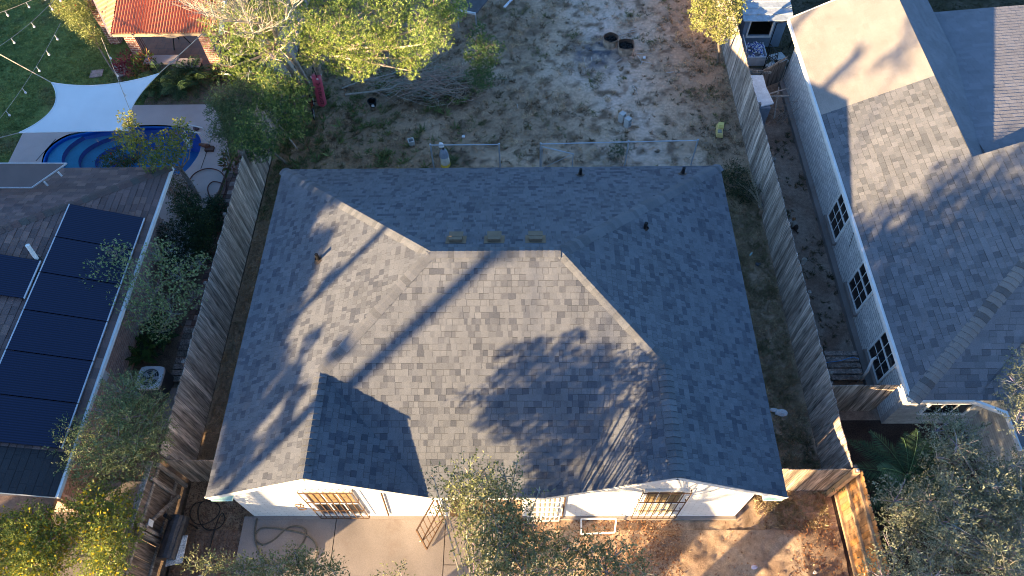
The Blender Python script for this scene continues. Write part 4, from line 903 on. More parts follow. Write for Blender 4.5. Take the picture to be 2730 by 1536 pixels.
so_ = b.build('shade_sail', mat('white_canvas', (.74, .76, .76), .8, n1=(2, .03), n2=(300, .05)), smooth=True, loc=tuple(cA)); tag(so_, 'large white four cornered shade sail stretched over the pool', 'shade sail')
M_rope = mat('tan_rope', (.42, .36, .28), .8); M_wire = mat('dark_wire', (.1, .09, .08), .6)
for (p, q, l) in ((cA, at(-40, 115, 3.5), 'tan rope from the upper left sail corner across the lawn'), (cB, at(508, 86, 2.6), 'tan rope from the upper right sail corner to the brick column'), (cD, at(-30, 354, 2.9), 'tan rope from the lower left sail corner over the lawn')):
    b = MB(); b.tube([p, q], .016, 5); tag(b.build('sail_rope', M_rope, loc=tuple(p)), l, 'rope')
# string lights
def lights(px, z0, z1, sag, nb, label, bulbs):
    P = [at(*px[0], z0), at(*px[1], z1)]; L = [P[0]*(1-t)+P[1]*t-V(0, 0, sag*4*t*(1-t)) for t in np.linspace(0, 1, 17)]; t = thing('string_light', P[0], label, 'string lights', 'string lights over the lawn')
    b = MB(); b.tube(L, .009, 4); b.build('wire', M_rope, t)
    for f in bulbs:
        p = P[0]*(1-f)+P[1]*f-V(0, 0, sag*4*f*(1-f)); b = MB(); b.tube([p, p-V(0, 0, .13)], .013, 5, (.6, .6, .58)); b.lathe(p-V(0, 0, .13), [(.02, 0), (.035, -.04), (.036, -.07), (.0, -.11)], 8, (.85, .84, .8)); b.build('bulb', M_vc, t)
lights(((-70, 52), (145, -35)), 3.3, 3.4, .12, 3, 'string of bulbs crossing the upper left corner of the lawn', (.35, .6, .8))
lights(((-40, 140), (158, -25)), 3.2, 3.4, .15, 3, 'string of bulbs above the brick steps of the lawn, second from the corner', (.3, .55, .8, .92))
lights(((0, 298), (152, 58)), 3.0, 3.3, .1, 5, 'long string of bulbs running from the flowering shrub down across the lawn', (.08, .32, .55, .72, .88))
lights(((255, 95), (335, 300)), 3.2, 3.25, .06, 3, 'dark string light wire passing over the right half of the white sail', (.2, .42, .66))
# patio roof
M_red = mat('red_corrugated_metal', (.56, .19, .09), .45, n1=(2, .12), n2=(30, .12), spec=.45)
pt = thing('patio_pavilion', (-12.5, 18, 0), 'brick columned patio with a red corrugated metal roof and terracotta tiles', 'pavilion')
e0, e1 = at(281, 79, 2.5), at(548, 86, 2.5); yE = (e0[1]+e1[1])/2; x0, x1 = e0[0], e1[0]; sp = .3; b = MB(); NXc = 150
def rz(x, y): return 2.5+sp*(y-yE)
xs_ = np.linspace(x0, x1, NXc)
for k in range(NXc-1):
    xa, xb = xs_[k], xs_[k+1]; za, zb = .028*math.sin(2*math.pi*xa/.105), .028*math.sin(2*math.pi*xb/.105); ya, yb_ = yE, yE+5
    b.face([(xa, ya, rz(xa, ya)+za), (xb, ya, rz(xb, ya)+zb), (xb, yb_, rz(xb, yb_)+zb), (xa, yb_, rz(xa, yb_)+za)])
b.build('roof', M_red, pt, smooth=True)
b = MB(); ys_ = np.linspace(yE, yE+5, 120)
for k in range(119):
    ya, yb_ = ys_[k], ys_[k+1]; za, zb = .02*math.sin(2*math.pi*ya/.105), .02*math.sin(2*math.pi*yb_/.105); xa, xb = x0-.02, x0-(ya-yE)*.55-.02; xc = x0-(yb_-yE)*.55-.02
    b.face([(x0-1.2, ya, 2.42+za) if 0 else (x0-.02-.0, ya, rz(0, ya)+za), (x0-.02, yb_, rz(0, yb_)+zb), (x0-.02-(yb_-yE)*.62, yb_, 2.5+zb), (x0-.02-(ya-yE)*.62, ya, 2.5+za)])
b.build('roof_hip', M_red, pt)
b = MB(); b.beam((x1+.05, yE, 2.44), (x1+.05, yE+5, 2.44+5*sp), .1, .16); b.build('edge_board', M_white, pt)
b = MB(); b.beam((x0, yE+.06, 2.38), (x1, yE+.06, 2.38), .08, .1); b.build('beam', mat('tan_wood', (.45, .33, .22), .8), pt)
b = MB(); b.beam((x0-.05, yE, 2.42), (x0-3.1, yE+5, 2.42), .08, .12); b.build('side_beam', mat('pale_wood', (.6, .47, .38), .8), pt)
M_bc = brickmat('red_brick_y', (.3, .12, .09), (.2, .08, .07), (.5, .42, .38), 'y', .22, .085, .012, jit=.2); M_bcx = brickmat('red_brick_x', (.3, .12, .09), (.2, .08, .07), (.5, .42, .38), 'x', .22, .085, .012, jit=.2)
for (px, py) in ((362, 160), (556, 188), (292, 112)):
    c = at(px, py, 0); b = MB(); b.box(c[0]-.22, c[0]+.2, c[1], c[1]+.4, 0, 2.36); co = b.build('brick_column', M_bc, pt)
b = MB(); b.box(-14.75, -10.9, 17.15, 22, -.02, .1); b.build('tile_floor', brickmat('terracotta_tile', (.33, .14, .07), (.26, .11, .06), (.18, .09, .06), 'z', .33, .33, .01, rough=.5, jit=.2), pt)
for i, (px, py, w_, l) in enumerate(((405, 150, 1.25, 'longer pale stone slab table at the patio edge under the red roof'), (475, 158, .9, 'smaller pale stone slab table at the patio edge near the right column'))):
    c = at(px, py, .5); t = thing('stone_table', (c[0], c[1], .1), l, 'table', 'pale slab tables on the patio'); b = MB(); b.box(c[0]-w_/2, c[0]+w_/2, c[1]-.24, c[1]+.24, .45, .52); b.build('table_top', M_deck, t)
    for dx in (-.38, .38): b = MB(); b.box(c[0]+dx*w_-.05, c[0]+dx*w_+.05, c[1]-.18, c[1]+.18, .1, .45); b.build('leg', M_black, t)
t = thing('patio_table', (-13.0, 18.1, .1), 'round iron table half hidden below the red roof edge', 'table'); b = MB(); b.disc((-13.0, 18.9, .78), .5, 18); b.build('table_top', M_rope, t)
for a in range(3): b = MB(); b.tube([(-13+.1*math.cos(a*2.1), 18.9+.1*math.sin(a*2.1), .77), (-13+.4*math.cos(a*2.1), 18.9+.4*math.sin(a*2.1), .1)], .02, 6); b.build('leg', M_black, t)
for px, py, l in ((243, 186, 'pinkish square paving stone on the lawn left of the flower bed'), (298, 222, 'paving stone half under the sail edge')):
    c = at(px, py, .02); b = MB(); b.prism([c+V(-.22, -.22, -.02), c+V(.26, -.16, -.02), c+V(.2, .26, -.02), c+V(-.26, .2, -.02)], (0, 0, .035), (.42, .3, .27)); tag(b.build('paving_stone', M_vcm, loc=tuple(c)), l, 'paving stone')
b = MB(); c = at(305, 165, .02); b.prism([c+V(-.3, -.1, -.02), c+V(.15, -.75, -.02), c+V(.45, -.5, -.02), c+V(.1, .25, -.02)], (0, 0, .06)); tag(b.build('concrete_pad', M_conc, loc=tuple(c)), 'grey concrete pad at the foot of the left brick column', 'slab')
t = thing('pool_pump', at(590, 190, 0), 'black pool pump with white pipes beside the fence and the right brick column', 'pump'); c = at(592, 190, 0)
b = MB(); b.tube([c+V(-.1, -.1, .2), c+V(.3, .1, .2)], .15, 10, (.03, .03, .035)); b.build('motor', M_vc, t)
b = MB(); b.tube([c+V(-.35, 0, .45), c+V(0, 0, .5), c+V(.1, .15, .8), c+V(.35, .2, .85)], .04, 7); b.tube([c+V(-.3, 0, .45), c+V(-.3, -.35, .4), c+V(.05, -.4, .4)], .04, 7); b.build('pipe', M_white, t)

# ------------------------------------------------------------------ things in the back yard
def block(name, c, dims, rz, label, up=False, grp='concrete blocks in the back yard'):
    """hollow concrete block built of walls round two cells; long axis vertical when up"""
    L, W_, H_ = dims; m = MB(); th = .035; R3 = Matrix.Rotation(rz, 3, 'Z')
    def bx(a0, a1, b0, b1, c0, c1):
        pts = [(a0, b0, c0), (a1, b0, c0), (a1, b1, c0), (a0, b1, c0), (a0, b0, c1), (a1, b0, c1), (a1, b1, c1), (a0, b1, c1)]
        if up: pts = [(p[2]-H_/2, p[1], p[0]+L/2) for p in pts]
        m.hexa([np.array(R3 @ Vector(p))+c for p in pts])
    bx(-L/2, L/2, -W_/2, -W_/2+th, 0, H_); bx(-L/2, L/2, W_/2-th, W_/2, 0, H_)
    for x in ((-L/2, -th/2, L/2-th) if L > .3 else (-L/2, L/2-th)): bx(x, x+th, -W_/2+th, W_/2-th, 0, H_)
    return tag(m.build(name, mat('block_concrete', (.46, .47, .46), .9, n1=(6, .08), n2=(60, .15)), loc=tuple(c)), label, 'concrete block', grp)
block('concrete_block', at(1035, 362, .01), (.22, .22, .2), .3, 'single square grey concrete block on the grass above the left wire fence')
block('concrete_block', at(1563, 305, .01), (.4, .2, .2), -.75, 'farther of two pale concrete blocks standing on end in the bare yard', True)
block('concrete_block', at(1577, 318, .01), (.4, .2, .2), -.75, 'nearer of two pale concrete blocks standing on end in the bare yard', True)
t = thing('toy_truck', at(1808, 335, 0), 'faded yellow plastic toy truck on the dry grass near the right fence', 'toy'); c = at(1806, 338, 0); YL = (.66, .5, .2)
m = MB(); m.hexa([c+V(-.14, -.22, .08), c+V(.1, -.26, .08), c+V(.17, .22, .08), c+V(-.08, .26, .08), c+V(-.13, -.2, .22), c+V(.08, -.23, .22), c+V(.15, .2, .3), c+V(-.07, .23, .3)], YL); m.build('body', M_vc, t)
m = MB(); m.hexa([c+V(-.06, .02, .29), c+V(.13, .0, .29), c+V(.15, .2, .29), c+V(-.05, .22, .29), c+V(-.05, .04, .42), c+V(.11, .02, .42), c+V(.13, .17, .42), c+V(-.04, .19, .42)], (.68, .6, .2)); m.build('cab', M_vc, t)
m = MB(); m.box(c[0]-.08, c[0]+.05, c[1]-.16, c[1]-.02, .2, .26, (.3, .3, .26)); m.build('load_bed', M_vc, t)
for dx, dy in ((-.13, -.16), (.1, -.19), (-.07, .17), (.15, .14)): m = MB(); q = c+V(dx, dy, .07); m.tube([q-V(.025, 0, 0), q+V(.025, 0, 0)], .07, 10, (.12, .1, .05)); m.build('wheel', M_vc, t)
def tub(c, r, label, sq=False):
    t = thing('burnt_tub', c, label, 'tub', 'scorched tubs with charcoal'); m = MB(); n = 20
    def ringp(rr, z): return [c+V(rr*math.cos(a)*(1.0 if not sq else 1/max(abs(math.cos(a)), abs(math.sin(a)), .8)), rr*math.sin(a)*(1 if not sq else 1/max(abs(math.cos(a)), abs(math.sin(a)), .8)), z+.012*math.sin(a*5)) for a in [2*math.pi*k/n+.4 for k in range(n)]]
    prof = [(r*.86, 0, (.4, .31, .24)), (r*.93, .15, (.5, .4, .31)), (r*.97, .28, (.47, .34, .24)), (r, .36, (.2, .12, .08)), (r*1.03, .38, (.28, .18, .12)), (r*.93, .385, (.12, .08, .06)), (r*.88, .2, (.03, .025, .02))]
    R_ = [ringp(a, z) for a, z, _ in prof]
    for i in range(len(R_)-1):
        for k in range(n): k2 = (k+1) % n; cc = prof[i][2]; j = rnd.uniform(.55, 1.15); m.face([R_[i][k], R_[i][k2], R_[i+1][k2], R_[i+1][k]], tuple(x*j for x in cc))
    m.build('shell', M_vcm, t)
    m = MB(); m.face(ringp(r*.9, .22), (.012, .011, .011))
    for k in range(45): a = rnd.random()*6.28; q = rnd.random()**.5*r*.75; m.blob(c+V(q*math.cos(a), q*math.sin(a), .23+rnd.random()*.05), rnd.uniform(.03, .06), 5, 4, (.02*rnd.uniform(.4, 2.2),)*3, .5)
    m.build('charcoal', M_vcm, t)
tub(at(1534, 114, 0), .3, 'round scorched tub of charcoal, the left and farther of two'); tub(at(1572, 131, 0), .31, 'squarish scorched tub of charcoal, the right and nearer of two', True)
STK = [((1600, 136), (1640, 134)), ((1603, 140), (1614, 158)), ((1612, 163), (1617, 152)), ((1615, 155), (1645, 163)), ((1549, 158), (1563, 148)), ((1470, 145), (1470, 156)), ((1487, 145), (1488, 154)), ((1552, 90), (1600, 78)), ((1582, 78), (1600, 72)), ((1675, 183), (1710, 182)), ((1590, 215), (1604, 238)), ((1300, 262), (1302, 272))]
for i, (a, c) in enumerate(STK):
    p, q = at(*a, .03), at(*c, .03); m = MB(); m.tube([p, (p+q)/2+V(.01, .02, .01), q], [.02, .017, .012], 6, (.5, .46, .42)); o = m.build('stick', M_bark, loc=tuple(p))
    tag(o, 'pale stick on the bare yard, %s' % ['longest one, lying level right of the tubs', 'short one slanting right of the square tub', 'tiny forked piece right of the square tub', 'long one pointing right and down, right of the tubs', 'one just below the square tub', 'left one of the upright pair left of the tubs', 'right one of the upright pair left of the tubs', 'thin one behind the tubs', 'farthest one behind the tubs', 'one by itself toward the leafy right tree', 'bent one in the white sand', 'lone upright one in the middle of the grass'][i], 'stick', 'sticks around the burnt tubs')
m = MB(); p, q = at(1268, 19, .05), at(1292, -6, .05); m.beam(p, q, .1, .05, (.7, .72, .75)); tag(m.build('plank', M_vc, loc=tuple(p)), 'short white plank at the top edge of the yard', 'plank')
t = thing('platform_table', at(1190, 25, 0), 'dark board platform with a white edge at the top of the yard', 'platform'); m = MB(); q = [at(1165, -22, .8), at(1245, -22, .8), at(1196, 36, .8), at(1150, 26, .8)]; m.prism(q[::-1], (0, 0, -.04), (.09, .09, .095)); m.build('top', M_vcm, t)
m = MB(); m.beam(q[3]+V(0, 0, .02), q[2]+V(0, 0, .02), .07, .07, (.6, .6, .6)); m.build('edge_board', M_vc, t)
for p in (q[2], q[3]): m = MB(); m.tube([V(p[0], p[1], 0), p], .025, 6); m.build('leg', M_galv, t)
# punching bag, standing slightly tilted on its stand
t = thing('punching_bag', at(825, 270, 0), 'dusty red punching bag with dark lettering leaning by the leafy tree', 'punching bag')
Bq, Tq = V(-6.66, 15.02, .42), V(-6.62, 15.2, 1.62); ax = nrm(Tq-Bq); r_ = .17
M_bag = mat('red_vinyl', (.5, .075, .12), .45, n1=(4, .15), n2=(40, .1), spec=.4)
m = MB(); L_ = np.linalg.norm(Tq-Bq); m.lathe(Bq, [(0, -.03), (.11, -.02), (.16, .04), (r_, .1), (r_, L_*.8), (.165, L_), (0, L_+.002)], 22, ax=ax); m.build('bag', M_bag, t, smooth=True)
m = MB()
for k in range(4): a = k*1.57+.4; s_ = V(math.cos(a), math.sin(a), 0)*.15; m.beam(Tq+s_, Tq+s_*.15+V(0, 0, .3), .03, .01)
m.blob(Tq+V(0, 0, .33), .05); m.build('strap', M_black, t)
m = MB()
for k in range(4): a = k*1.57+.4; s_ = V(math.cos(a), math.sin(a), 0)*.165; m.box(*(Tq[0]+s_[0]+V(-.03, .03, 0)[:2]), *(Tq[1]+s_[1]+V(-.02, .02, 0)[:2]), Tq[2]-.06, Tq[2]+.004, (.7, .6, .6))
m.build('tab', M_vc, t)
def wrap_text(txt, size, r, c0, ax, front, up_off, m, parent, name):
    cu = bpy.data.curves.new('txt', 'FONT'); cu.body = txt; cu.size = size; cu.align_x = 'CENTER'; cu.align_y = 'CENTER'; cu.extrude = .003; cu.resolution_u = 3; ob = bpy.data.objects.new('txt', cu); COL.objects.link(ob)
    bpy.context.view_layer.update(); me = bpy.data.meshes.new_from_object(ob.evaluated_get(bpy.context.evaluated_depsgraph_get())); bpy.data.objects.remove(ob)
    fx = nrm(front-(front @ ax)*ax); sx = np.cross(ax, fx); off = wloc(parent)
    for v in me.vertices:  # text runs along the axis (reading top to bottom), letters wrap round the bag
        a = v.co.y/r; h = v.co.x; rr = r+.004+v.co.z; q = c0+ax*(up_off-h)+rr*(math.cos(a)*fx+math.sin(a)*sx); v.co = q-off
    me.materials.clear(); me.materials.append(m); o = bpy.data.objects.new(name, me); COL.objects.link(o); o.parent = parent; return o
wrap_text('EVERLAST', .16, r_, Bq, ax, V(.35, -1, .3), .47, M_black, t, 'lettering')
m = MB(); fx = nrm(V(.35, -1, 0)); sx = V(-fx[1], fx[0], 0); q = Bq+ax*.98+fx*.172
m.beam(q+sx*.07+ax*.05, q-ax*.04, .02, .006, up=fx); m.beam(q-sx*.07+ax*.05, q-ax*.04, .02, .006, up=fx); m.build('chevron', M_black, t)
# bicycle lying against the bushes
t = thing('child_bicycle', at(790, 280, 0), 'small old bicycle with grey wheels half under the leafy tree beside the punching bag', 'bicycle'); c = at(790, 285, 0)
def wheel(q, r, d):
    n_ = nrm(np.cross(d, (0, 0, 1))); m = MB(); m.tube([q+r*(math.cos(a)*d+math.sin(a)*V(0, 0, 1)) for a in np.linspace(0, 6.283, 25)], .022, 6); wo = m.build('wheel', M_black, t)
    m = MB()
    for k in range(10): a = k*.628; m.beam(q, q+r*.93*(math.cos(a)*d+math.sin(a)*V(0, 0, 1)), .005, .005)
    m.lathe(q-n_*.01, [(r*.93, 0), (r*.93, .02), (r*.86, .02), (r*.86, 0)], 20, ax=n_); m.build('rim', M_galv, wo)
d = nrm(V(.15, -1, 0)); w0, w1 = c+V(.07, -.25, .22), c+V(-.06, .45, .22); wheel(w0, .2, d); wheel(w1, .2, d)
m = MB()
for a, e in ((w1, c+V(0, .12, .25)), (c+V(0, .12, .25), c+V(.06, -.15, .55)), (w1, c+V(-.02, .22, .52)), (c+V(-.02, .22, .52), c+V(.06, -.15, .58)), (c+V(.05, -.15, .62), w0), (c+V(0, .12, .25), c+V(-.02, .25, .6))): m.tube([a, e], .014, 6, (.25, .05, .03))
m.build('frame', M_vc, t); m = MB(); m.tube([c+V(-.2, -.12, .7), c+V(.05, -.14, .66), c+V(.28, -.12, .7)], .013, 6); m.build('handlebar', M_black, t); m = MB(); m.blob(c+V(-.02, .26, .62), (.05, .11, .03)); m.build('saddle', M_black, t)
t = thing('plant_pot', at(938, 268, 0), 'black plastic pot with a white rag on the weedy grass', 'pot'); c = at(938, 266, 0)
m = MB(); m.lathe(c, [(.11, 0), (.16, .22), (.175, .22), (.175, .25), (.15, .25), (.12, .05), (0, .05)], 14); m.build('pot', M_black, t); m = MB(); m.blob(c+V(.03, -.15, .14), (.07, .05, .06), 6, 5, (.75, .75, .78), .5); m.build('rag', M_vc, t)
for px, py, l in ((1165, 343, 'small white paper scrap on the dry grass by the wire fence'), (1620, 145, 'short white stump of wood right of the tubs')):
    c = at(px, py, .03); m = MB(); m.hexa([c+V(-.06, -.05, -.02), c+V(.05, -.06, -.01), c+V(.06, .04, -.02), c+V(-.04, .06, -.01), c+V(-.05, -.04, .03), c+V(.04, -.05, .02), c+V(.05, .04, .04), c+V(-.04, .05, .02)], (.7, .72, .74)); tag(m.build('scrap', M_vc, loc=tuple(c)), l, 'scrap')
m = MB(); c = at(2160, 1412, .05); 
for px, py, l in ((2008, 1512/K*1.0, ''),): pass
def crumple(px, py, r, col, label, cat='litter'):
    c = at(px, py, .07); m = MB(); m.blob(c, (r, r*.7, r*.5), 7, 5, col, .7); tag(m.build('crumpled_paper', M_vc, loc=tuple(c)), label, cat)
crumple(1896, 1426, .09, (.6, .52, .62), 'lilac crumpled paper on the sandy front yard'); crumple(2050, 1440, .06, (.7, .65, .6), 'white crumpled paper in the leaves by the cedar fence'); crumple(505, 1345+105, .07, (.6, .6, .6), 'crumpled foil on the dirt by the grill shelf')
m = MB(); p, q = at(700, 312, .3), at(748, 375, .05); m.tube([p, q], .028, 6, (.5, .45, .4)); tag(m.build('pole', M_bark, loc=tuple(q)), 'pale wooden pole leaning out of the bushes left of the roof', 'pole')
# brush pile of dead branches
R = random.Random(17); m = MB(); c0 = at(1040, 235, 0)
def crooked(m, a, d, L, r, col, k=5, gr=.25):
    P = [np.array(a, float)]; d = nrm(d)
    for i in range(k): d = nrm(d+V(R.uniform(-gr, gr), R.uniform(-gr, gr), R.uniform(-gr, gr)*.6)); P.append(P[-1]+d*L/k)
    m.tube(P, list(np.linspace(r, r*.25, k+1)), 4, col); return P
for i in range(230):
    a = c0+V(R.gauss(.35, .8), R.gauss(.0, .42), R.uniform(.15, .85)); an = R.uniform(-.6, .9); P = crooked(m, a, V(math.cos(an)*R.choice((1, 1, -1)), math.sin(an), R.uniform(-.15, .25)), R.uniform(.6, 1.5), R.uniform(.008, .02), (.37*R.uniform(.6, 1.3), .3, .25))
    for p in P[2:]: crooked(m, p, V(R.uniform(-1, 1), R.uniform(-1, 1), R.uniform(-.1, .5)), R.uniform(.15, .4), .006, (.45, .38, .31), 2)
tag(m.build('brush_pile', M_bark, loc=tuple(c0)), 'pile of bare grey brushwood on the grass below the big tree', 'brush pile')
for i, (pp, r_, l) in enumerate(((((860, 222), (905, 205), (950, 195), (1010, 178), (1060, 168)), .035, 'upper long fallen limb reaching right from the punching bag'), (((868, 238), (925, 232), (985, 222), (1000, 212), (1040, 205), (1090, 230), (1165, 222), (1215, 212)), .04, 'lower long fallen limb curving into the brushwood'))):
    m = MB(); P = [at(x, y, .5+.12*math.sin(k)) for k, (x, y) in enumerate(pp)]; m.tube(P, list(np.linspace(r_, .012, len(P))), 7, (.38, .34, .29)); tag(m.build('fallen_limb', M_bark, loc=tuple(P[0])), l, 'branch')
# bush stump with dead canes by the right fence
t = thing('dead_shrub', at(1915, 540, 0), 'dead cut shrub with bare canes beside the right fence', 'shrub'); c = at(1915, 540, 0)
m = MB(); m.tube([c, c+V(0, .05, .25)], [.13, .11], 9, (.25, .17, .12)); m.blob(c+V(.02, .2, .2), (.14, .1, .1), 7, 5, (.6, .56, .52), .4); m.build('stump', M_bark, t)
m = MB()
for i in range(26): crooked(m, c+V(R.uniform(-.08, .08), R.uniform(-.05, .1), .2), V(R.uniform(-.75, .1), R.uniform(.2, 1.1), R.uniform(.3, 1.1)), R.uniform(.8, 1.9), .011, (.36, .3, .22), 5, .15)
m.build('canes', M_bark, t)
#==NEXT3==
# ------------------------------------------------------------------ grass and weeds (real blades)
def grass(name, n, box, colf, size, label, lean=.8, wid=.12, dens=None, zf=0., fan=7):
    x0, x1, y0, y1 = box; P = np.stack([NR.uniform(x0, x1, n), NR.uniform(y0, y1, n)], 1)
    if dens is not None: P = P[np.array([dens(p[0], p[1]) for p in P]) > NR.random(len(P))]
    n = len(P); C = np.array([colf(p[0], p[1]) for p in P])*NR.uniform(.7, 1.3, (n, 1)); sz = np.repeat(NR.uniform(.5, 1.5, n)*size, fan)
    B = np.repeat(np.concatenate([P, np.full((n, 1), zf)], 1), fan, axis=0); m = n*fan
    B[:, :2] += NR.normal(size=(m, 2))*size*.12; a = NR.uniform(0, 6.283, m); ln = NR.uniform(.3, 1, m)*lean
    A = np.stack([np.cos(a)*ln, np.sin(a)*ln, np.full(m, .45)], 1)
    Q = leafq(B, A, sz*NR.uniform(.6, 1.2, m), sz*wid, .2); return tag(quads_obj(name, Q, np.repeat(C, fan, axis=0)*NR.uniform(.8, 1.2, (m, 1)), M_leaf), label, 'grass', kind='stuff')
def dd_(x, y):
    s = fbm(x, y, 1.3, 4)+.4*fbm(x, y, 5, 3); b = .42+s*1.1-max(0, 1-abs(x-4.6+.15*(y-17))/3.4)*.5
    if x < -6.4 or x > 7: b += .3
    return max(0, min(1, b))
def dry(x, y):
    g = fbm(x+5, y, .8, 3)+max(0, -x-2.8)*.12
    return lerp((.62, .48, .32), (.14, .1, .06), .5+fbm(x, y, 2.2, 3)) if g < .34 else (.17, .18, .08)
o = grass('dry_grass', 30000, (-8.15, 8.45, 9.9, 24), dry, .125, 'thin dry brown grass growing over the whole back yard', dens=dd_)
def tuftd(x, y): return max(0, min(1, (fbm(x+11, y-4, 1.7, 4)-.05)*4))*(.5 if x > 0 else 1)
o = grass('grass_tuft', 4200, (-8, 8.3, 10.2, 23.5), lambda x, y: lerp((.07, .06, .03), (.22, .16, .09), rnd.random()), .12, 'darker brown clumps of grass dotted over the pale sandy yard', dens=tuftd, fan=22, wid=.08)
o = grass('green_weed', 560, (-8, -1.2, 12.2, 17.5), lambda x, y: lerp((.1, .16, .05), (.2, .26, .1), rnd.random()), .24, 'green weeds growing thickly at the left side of the back yard', dens=lambda x, y: max(0, min(1, (fbm(x, y+3, 1.0, 4)+.12+max(0, -x-4.5)*.13)*2.2)), fan=16, wid=.1)
o = grass('dry_grass', 9000, (6.6, 8.45, -0, 12), lambda x, y: lerp((.56, .44, .29), (.25, .22, .12), .5+fbm(x, y, 1.5, 3)*1.2), .12, 'dry straw coloured grass strip between the roof and the right fence', dens=lambda x, y: .75+fbm(x, y, 1.2, 3))
o = grass('dry_grass', 7000, (-8.15, -6.5, 1.4, 12), lambda x, y: lerp((.5, .38, .24), (.3, .22, .14), rnd.random()), .08, 'dry brown grass strip between the left fence and the roof')
o = grass('lawn_grass', 42000, (-22, -8.6, 12.6, 24.5), lambda x, y: tuple(k*1.1 for k in lawn_col(x, y)), .075, 'short thick green lawn around the pool and patio', dens=lambda x, y: 0. if (-17.6 < x and y < 15.5) else (0 if -14.8 < x < -10.8 and y > 17.1 else 1), fan=6, wid=.16)
o = grass('alley_weed', 700, (8.7, 10.3, 3.4, 15), lambda x, y: lerp((.2, .17, .11), (.05, .07, .03), rnd.random()), .12, 'sparse weeds and straw in the alley by the white brick wall', dens=lambda x, y: max(0, .3+fbm(x, y, 1.1, 4)*1.6), fan=14)
o = grass('lawn_grass', 6000, (10.6, 22, 17.3, 22.5), lambda x, y: lerp((.05, .06, .025), (.1, .09, .05), rnd.random()), .09, 'patchy grass behind the right house and the playhouse')

# ------------------------------------------------------------------ plants
def leafset(centers, radii, n, size, wid, cols, kind, jit=.25, flat=.75, seed=0):
    """leaves gathered in sprigs round points spread through each cluster; returns quads, colours"""
    Q = []; C = []; cols = np.array(cols)
    for (c, r) in zip(centers, radii):
        k = max(3, int(n*r*r)); s = unit(k)*(NR.random((k, 1))**.42)*r; s[:, 2] *= flat; p = np.array(c)+s
        p += NR.normal(size=p.shape)*jit*.25*r
        d = s/np.maximum(np.linalg.norm(s, axis=1, keepdims=True), .01)+V(0, 0, .35)
        base = cols[NR.integers(0, len(cols), k)]*NR.uniform(.75, 1.3, (k, 1))
        if kind == 'feather':      # fans of slim leaflets
            f = 9; P = np.repeat(p, f, 0); D = np.repeat(d, f, 0)+unit(k*f)*.95; L = NR.uniform(.6, 1.2, k*f)*size; Q.append(leafq(P, D, L, L*wid, 1.)); C.append(np.repeat(base, f, 0)*NR.uniform(.85, 1.15, (k*f, 1)))
        elif kind == 'twigleaf':   # small leaves strung along a short twig
            f = 7; d2 = d+unit(k)*.6; d2 /= np.linalg.norm(d2, axis=1, keepdims=True); tt = np.tile(np.linspace(0, 1, f), k)[:, None]
            P = np.repeat(p, f, 0)+np.repeat(d2, f, 0)*tt*size*3.4; D = np.repeat(d2, f, 0)*.5+unit(k*f)*.9; L = NR.uniform(.7, 1.2, k*f)*size; Q.append(leafq(P, D, L, L*wid, .6)); C.append(np.repeat(base, f, 0)*NR.uniform(.8, 1.25, (k*f, 1)))
        else:
            D = d+unit(k)*1.1; L = NR.uniform(.6, 1.3, k)*size; Q.append(leafq(p, D, L, L*wid, .6)); C.append(base)
    return np.concatenate(Q), np.concatenate(C)
def tree(name, base, clusters, label, cat='tree', n=700, size=.07, wid=.5, cols=((.07, .1, .03),), kind='twigleaf', trunk=.1, hub=None, twigs=8, tcol=(.25, .21, .17), group=None, flowers=None, jit=.25, flat=.75, twr=.008, limbs=True, twl=1., lr=.42, lm=None):
    R = random.Random(len(label)*7+int(abs(base[0])*10)); base = np.array(base, float); t = thing(name, base, label, cat, group)
    cs = [np.array(c[0], float) for c in clusters]; rs = [c[1] for c in clusters]; ctr = sum(cs)/len(cs)
    hub = np.array(hub, float) if hub is not None else base*.45+ctr*.55
    m = MB(); mid = base*.5+hub*.5+V(R.uniform(-.1, .1), R.uniform(-.1, .1), 0); m.tube([base-V(0, 0, .05), mid, hub], [trunk, trunk*.8, trunk*.62], 8, tcol)
    if limbs:
        for c, r in zip(cs, rs):
            q = hub+(c-hub)*.5+V(R.uniform(-.15, .15), R.uniform(-.15, .15), -.08*np.linalg.norm(c-hub)); m.tube([hub, q, c-V(0, 0, r*.3)], [trunk*lr, trunk*lr*.66, trunk*lr*.28], 5, tcol)
    for c, r in zip(cs, rs):
        b0 = c-V(0, 0, r*.3)
        for i in range(int(twigs*r/.5)+2):
            d = V(*unit(1)[0])*r*R.uniform(.6, 1.15)*twl; d[2] = d[2]*flat+.1*r; e = c+d; md = b0*.45+e*.55+V(R.uniform(-.1, .1), R.uniform(-.1, .1), R.uniform(-.05, .1))*r; m.tube([b0, md, e], [twr*1.7, twr, twr*.4], 4, tuple(x*R.uniform(.8, 1.3) for x in tcol), caps=False)
            if R.random() < .6: m.tube([md, md+(e-md)*.6+V(R.uniform(-.2, .2), R.uniform(-.2, .2), R.uniform(-.05, .2))*r], [twr*.8, twr*.3], 3, tcol, caps=False)
    m.build('trunk', M_bark, t)
    Q, C = leafset(cs, rs, n, size, wid, cols, kind, jit, flat)
    if flowers:
        fc, fn, fs = flowers; Q2, C2 = leafset([c+V(0, 0, .08) for c in cs], [r*1.03 for r in rs], fn, fs, .8, fc, 'leaf', jit, flat); Q = np.concatenate([Q, Q2]); C = np.concatenate([C, C2])
    quads_obj('crown', Q, C, lm or M_leaf, t)
    return t
def CL(lst, z, r):  # clusters from (px, py[, z[, r]])
    return [(at(c[0], c[1], c[2] if len(c) > 2 else z), c[3] if len(c) > 3 else r) for c in lst]
YG = ((.36, .43, .1), (.44, .47, .15), (.26, .35, .08), (.16, .24, .06))
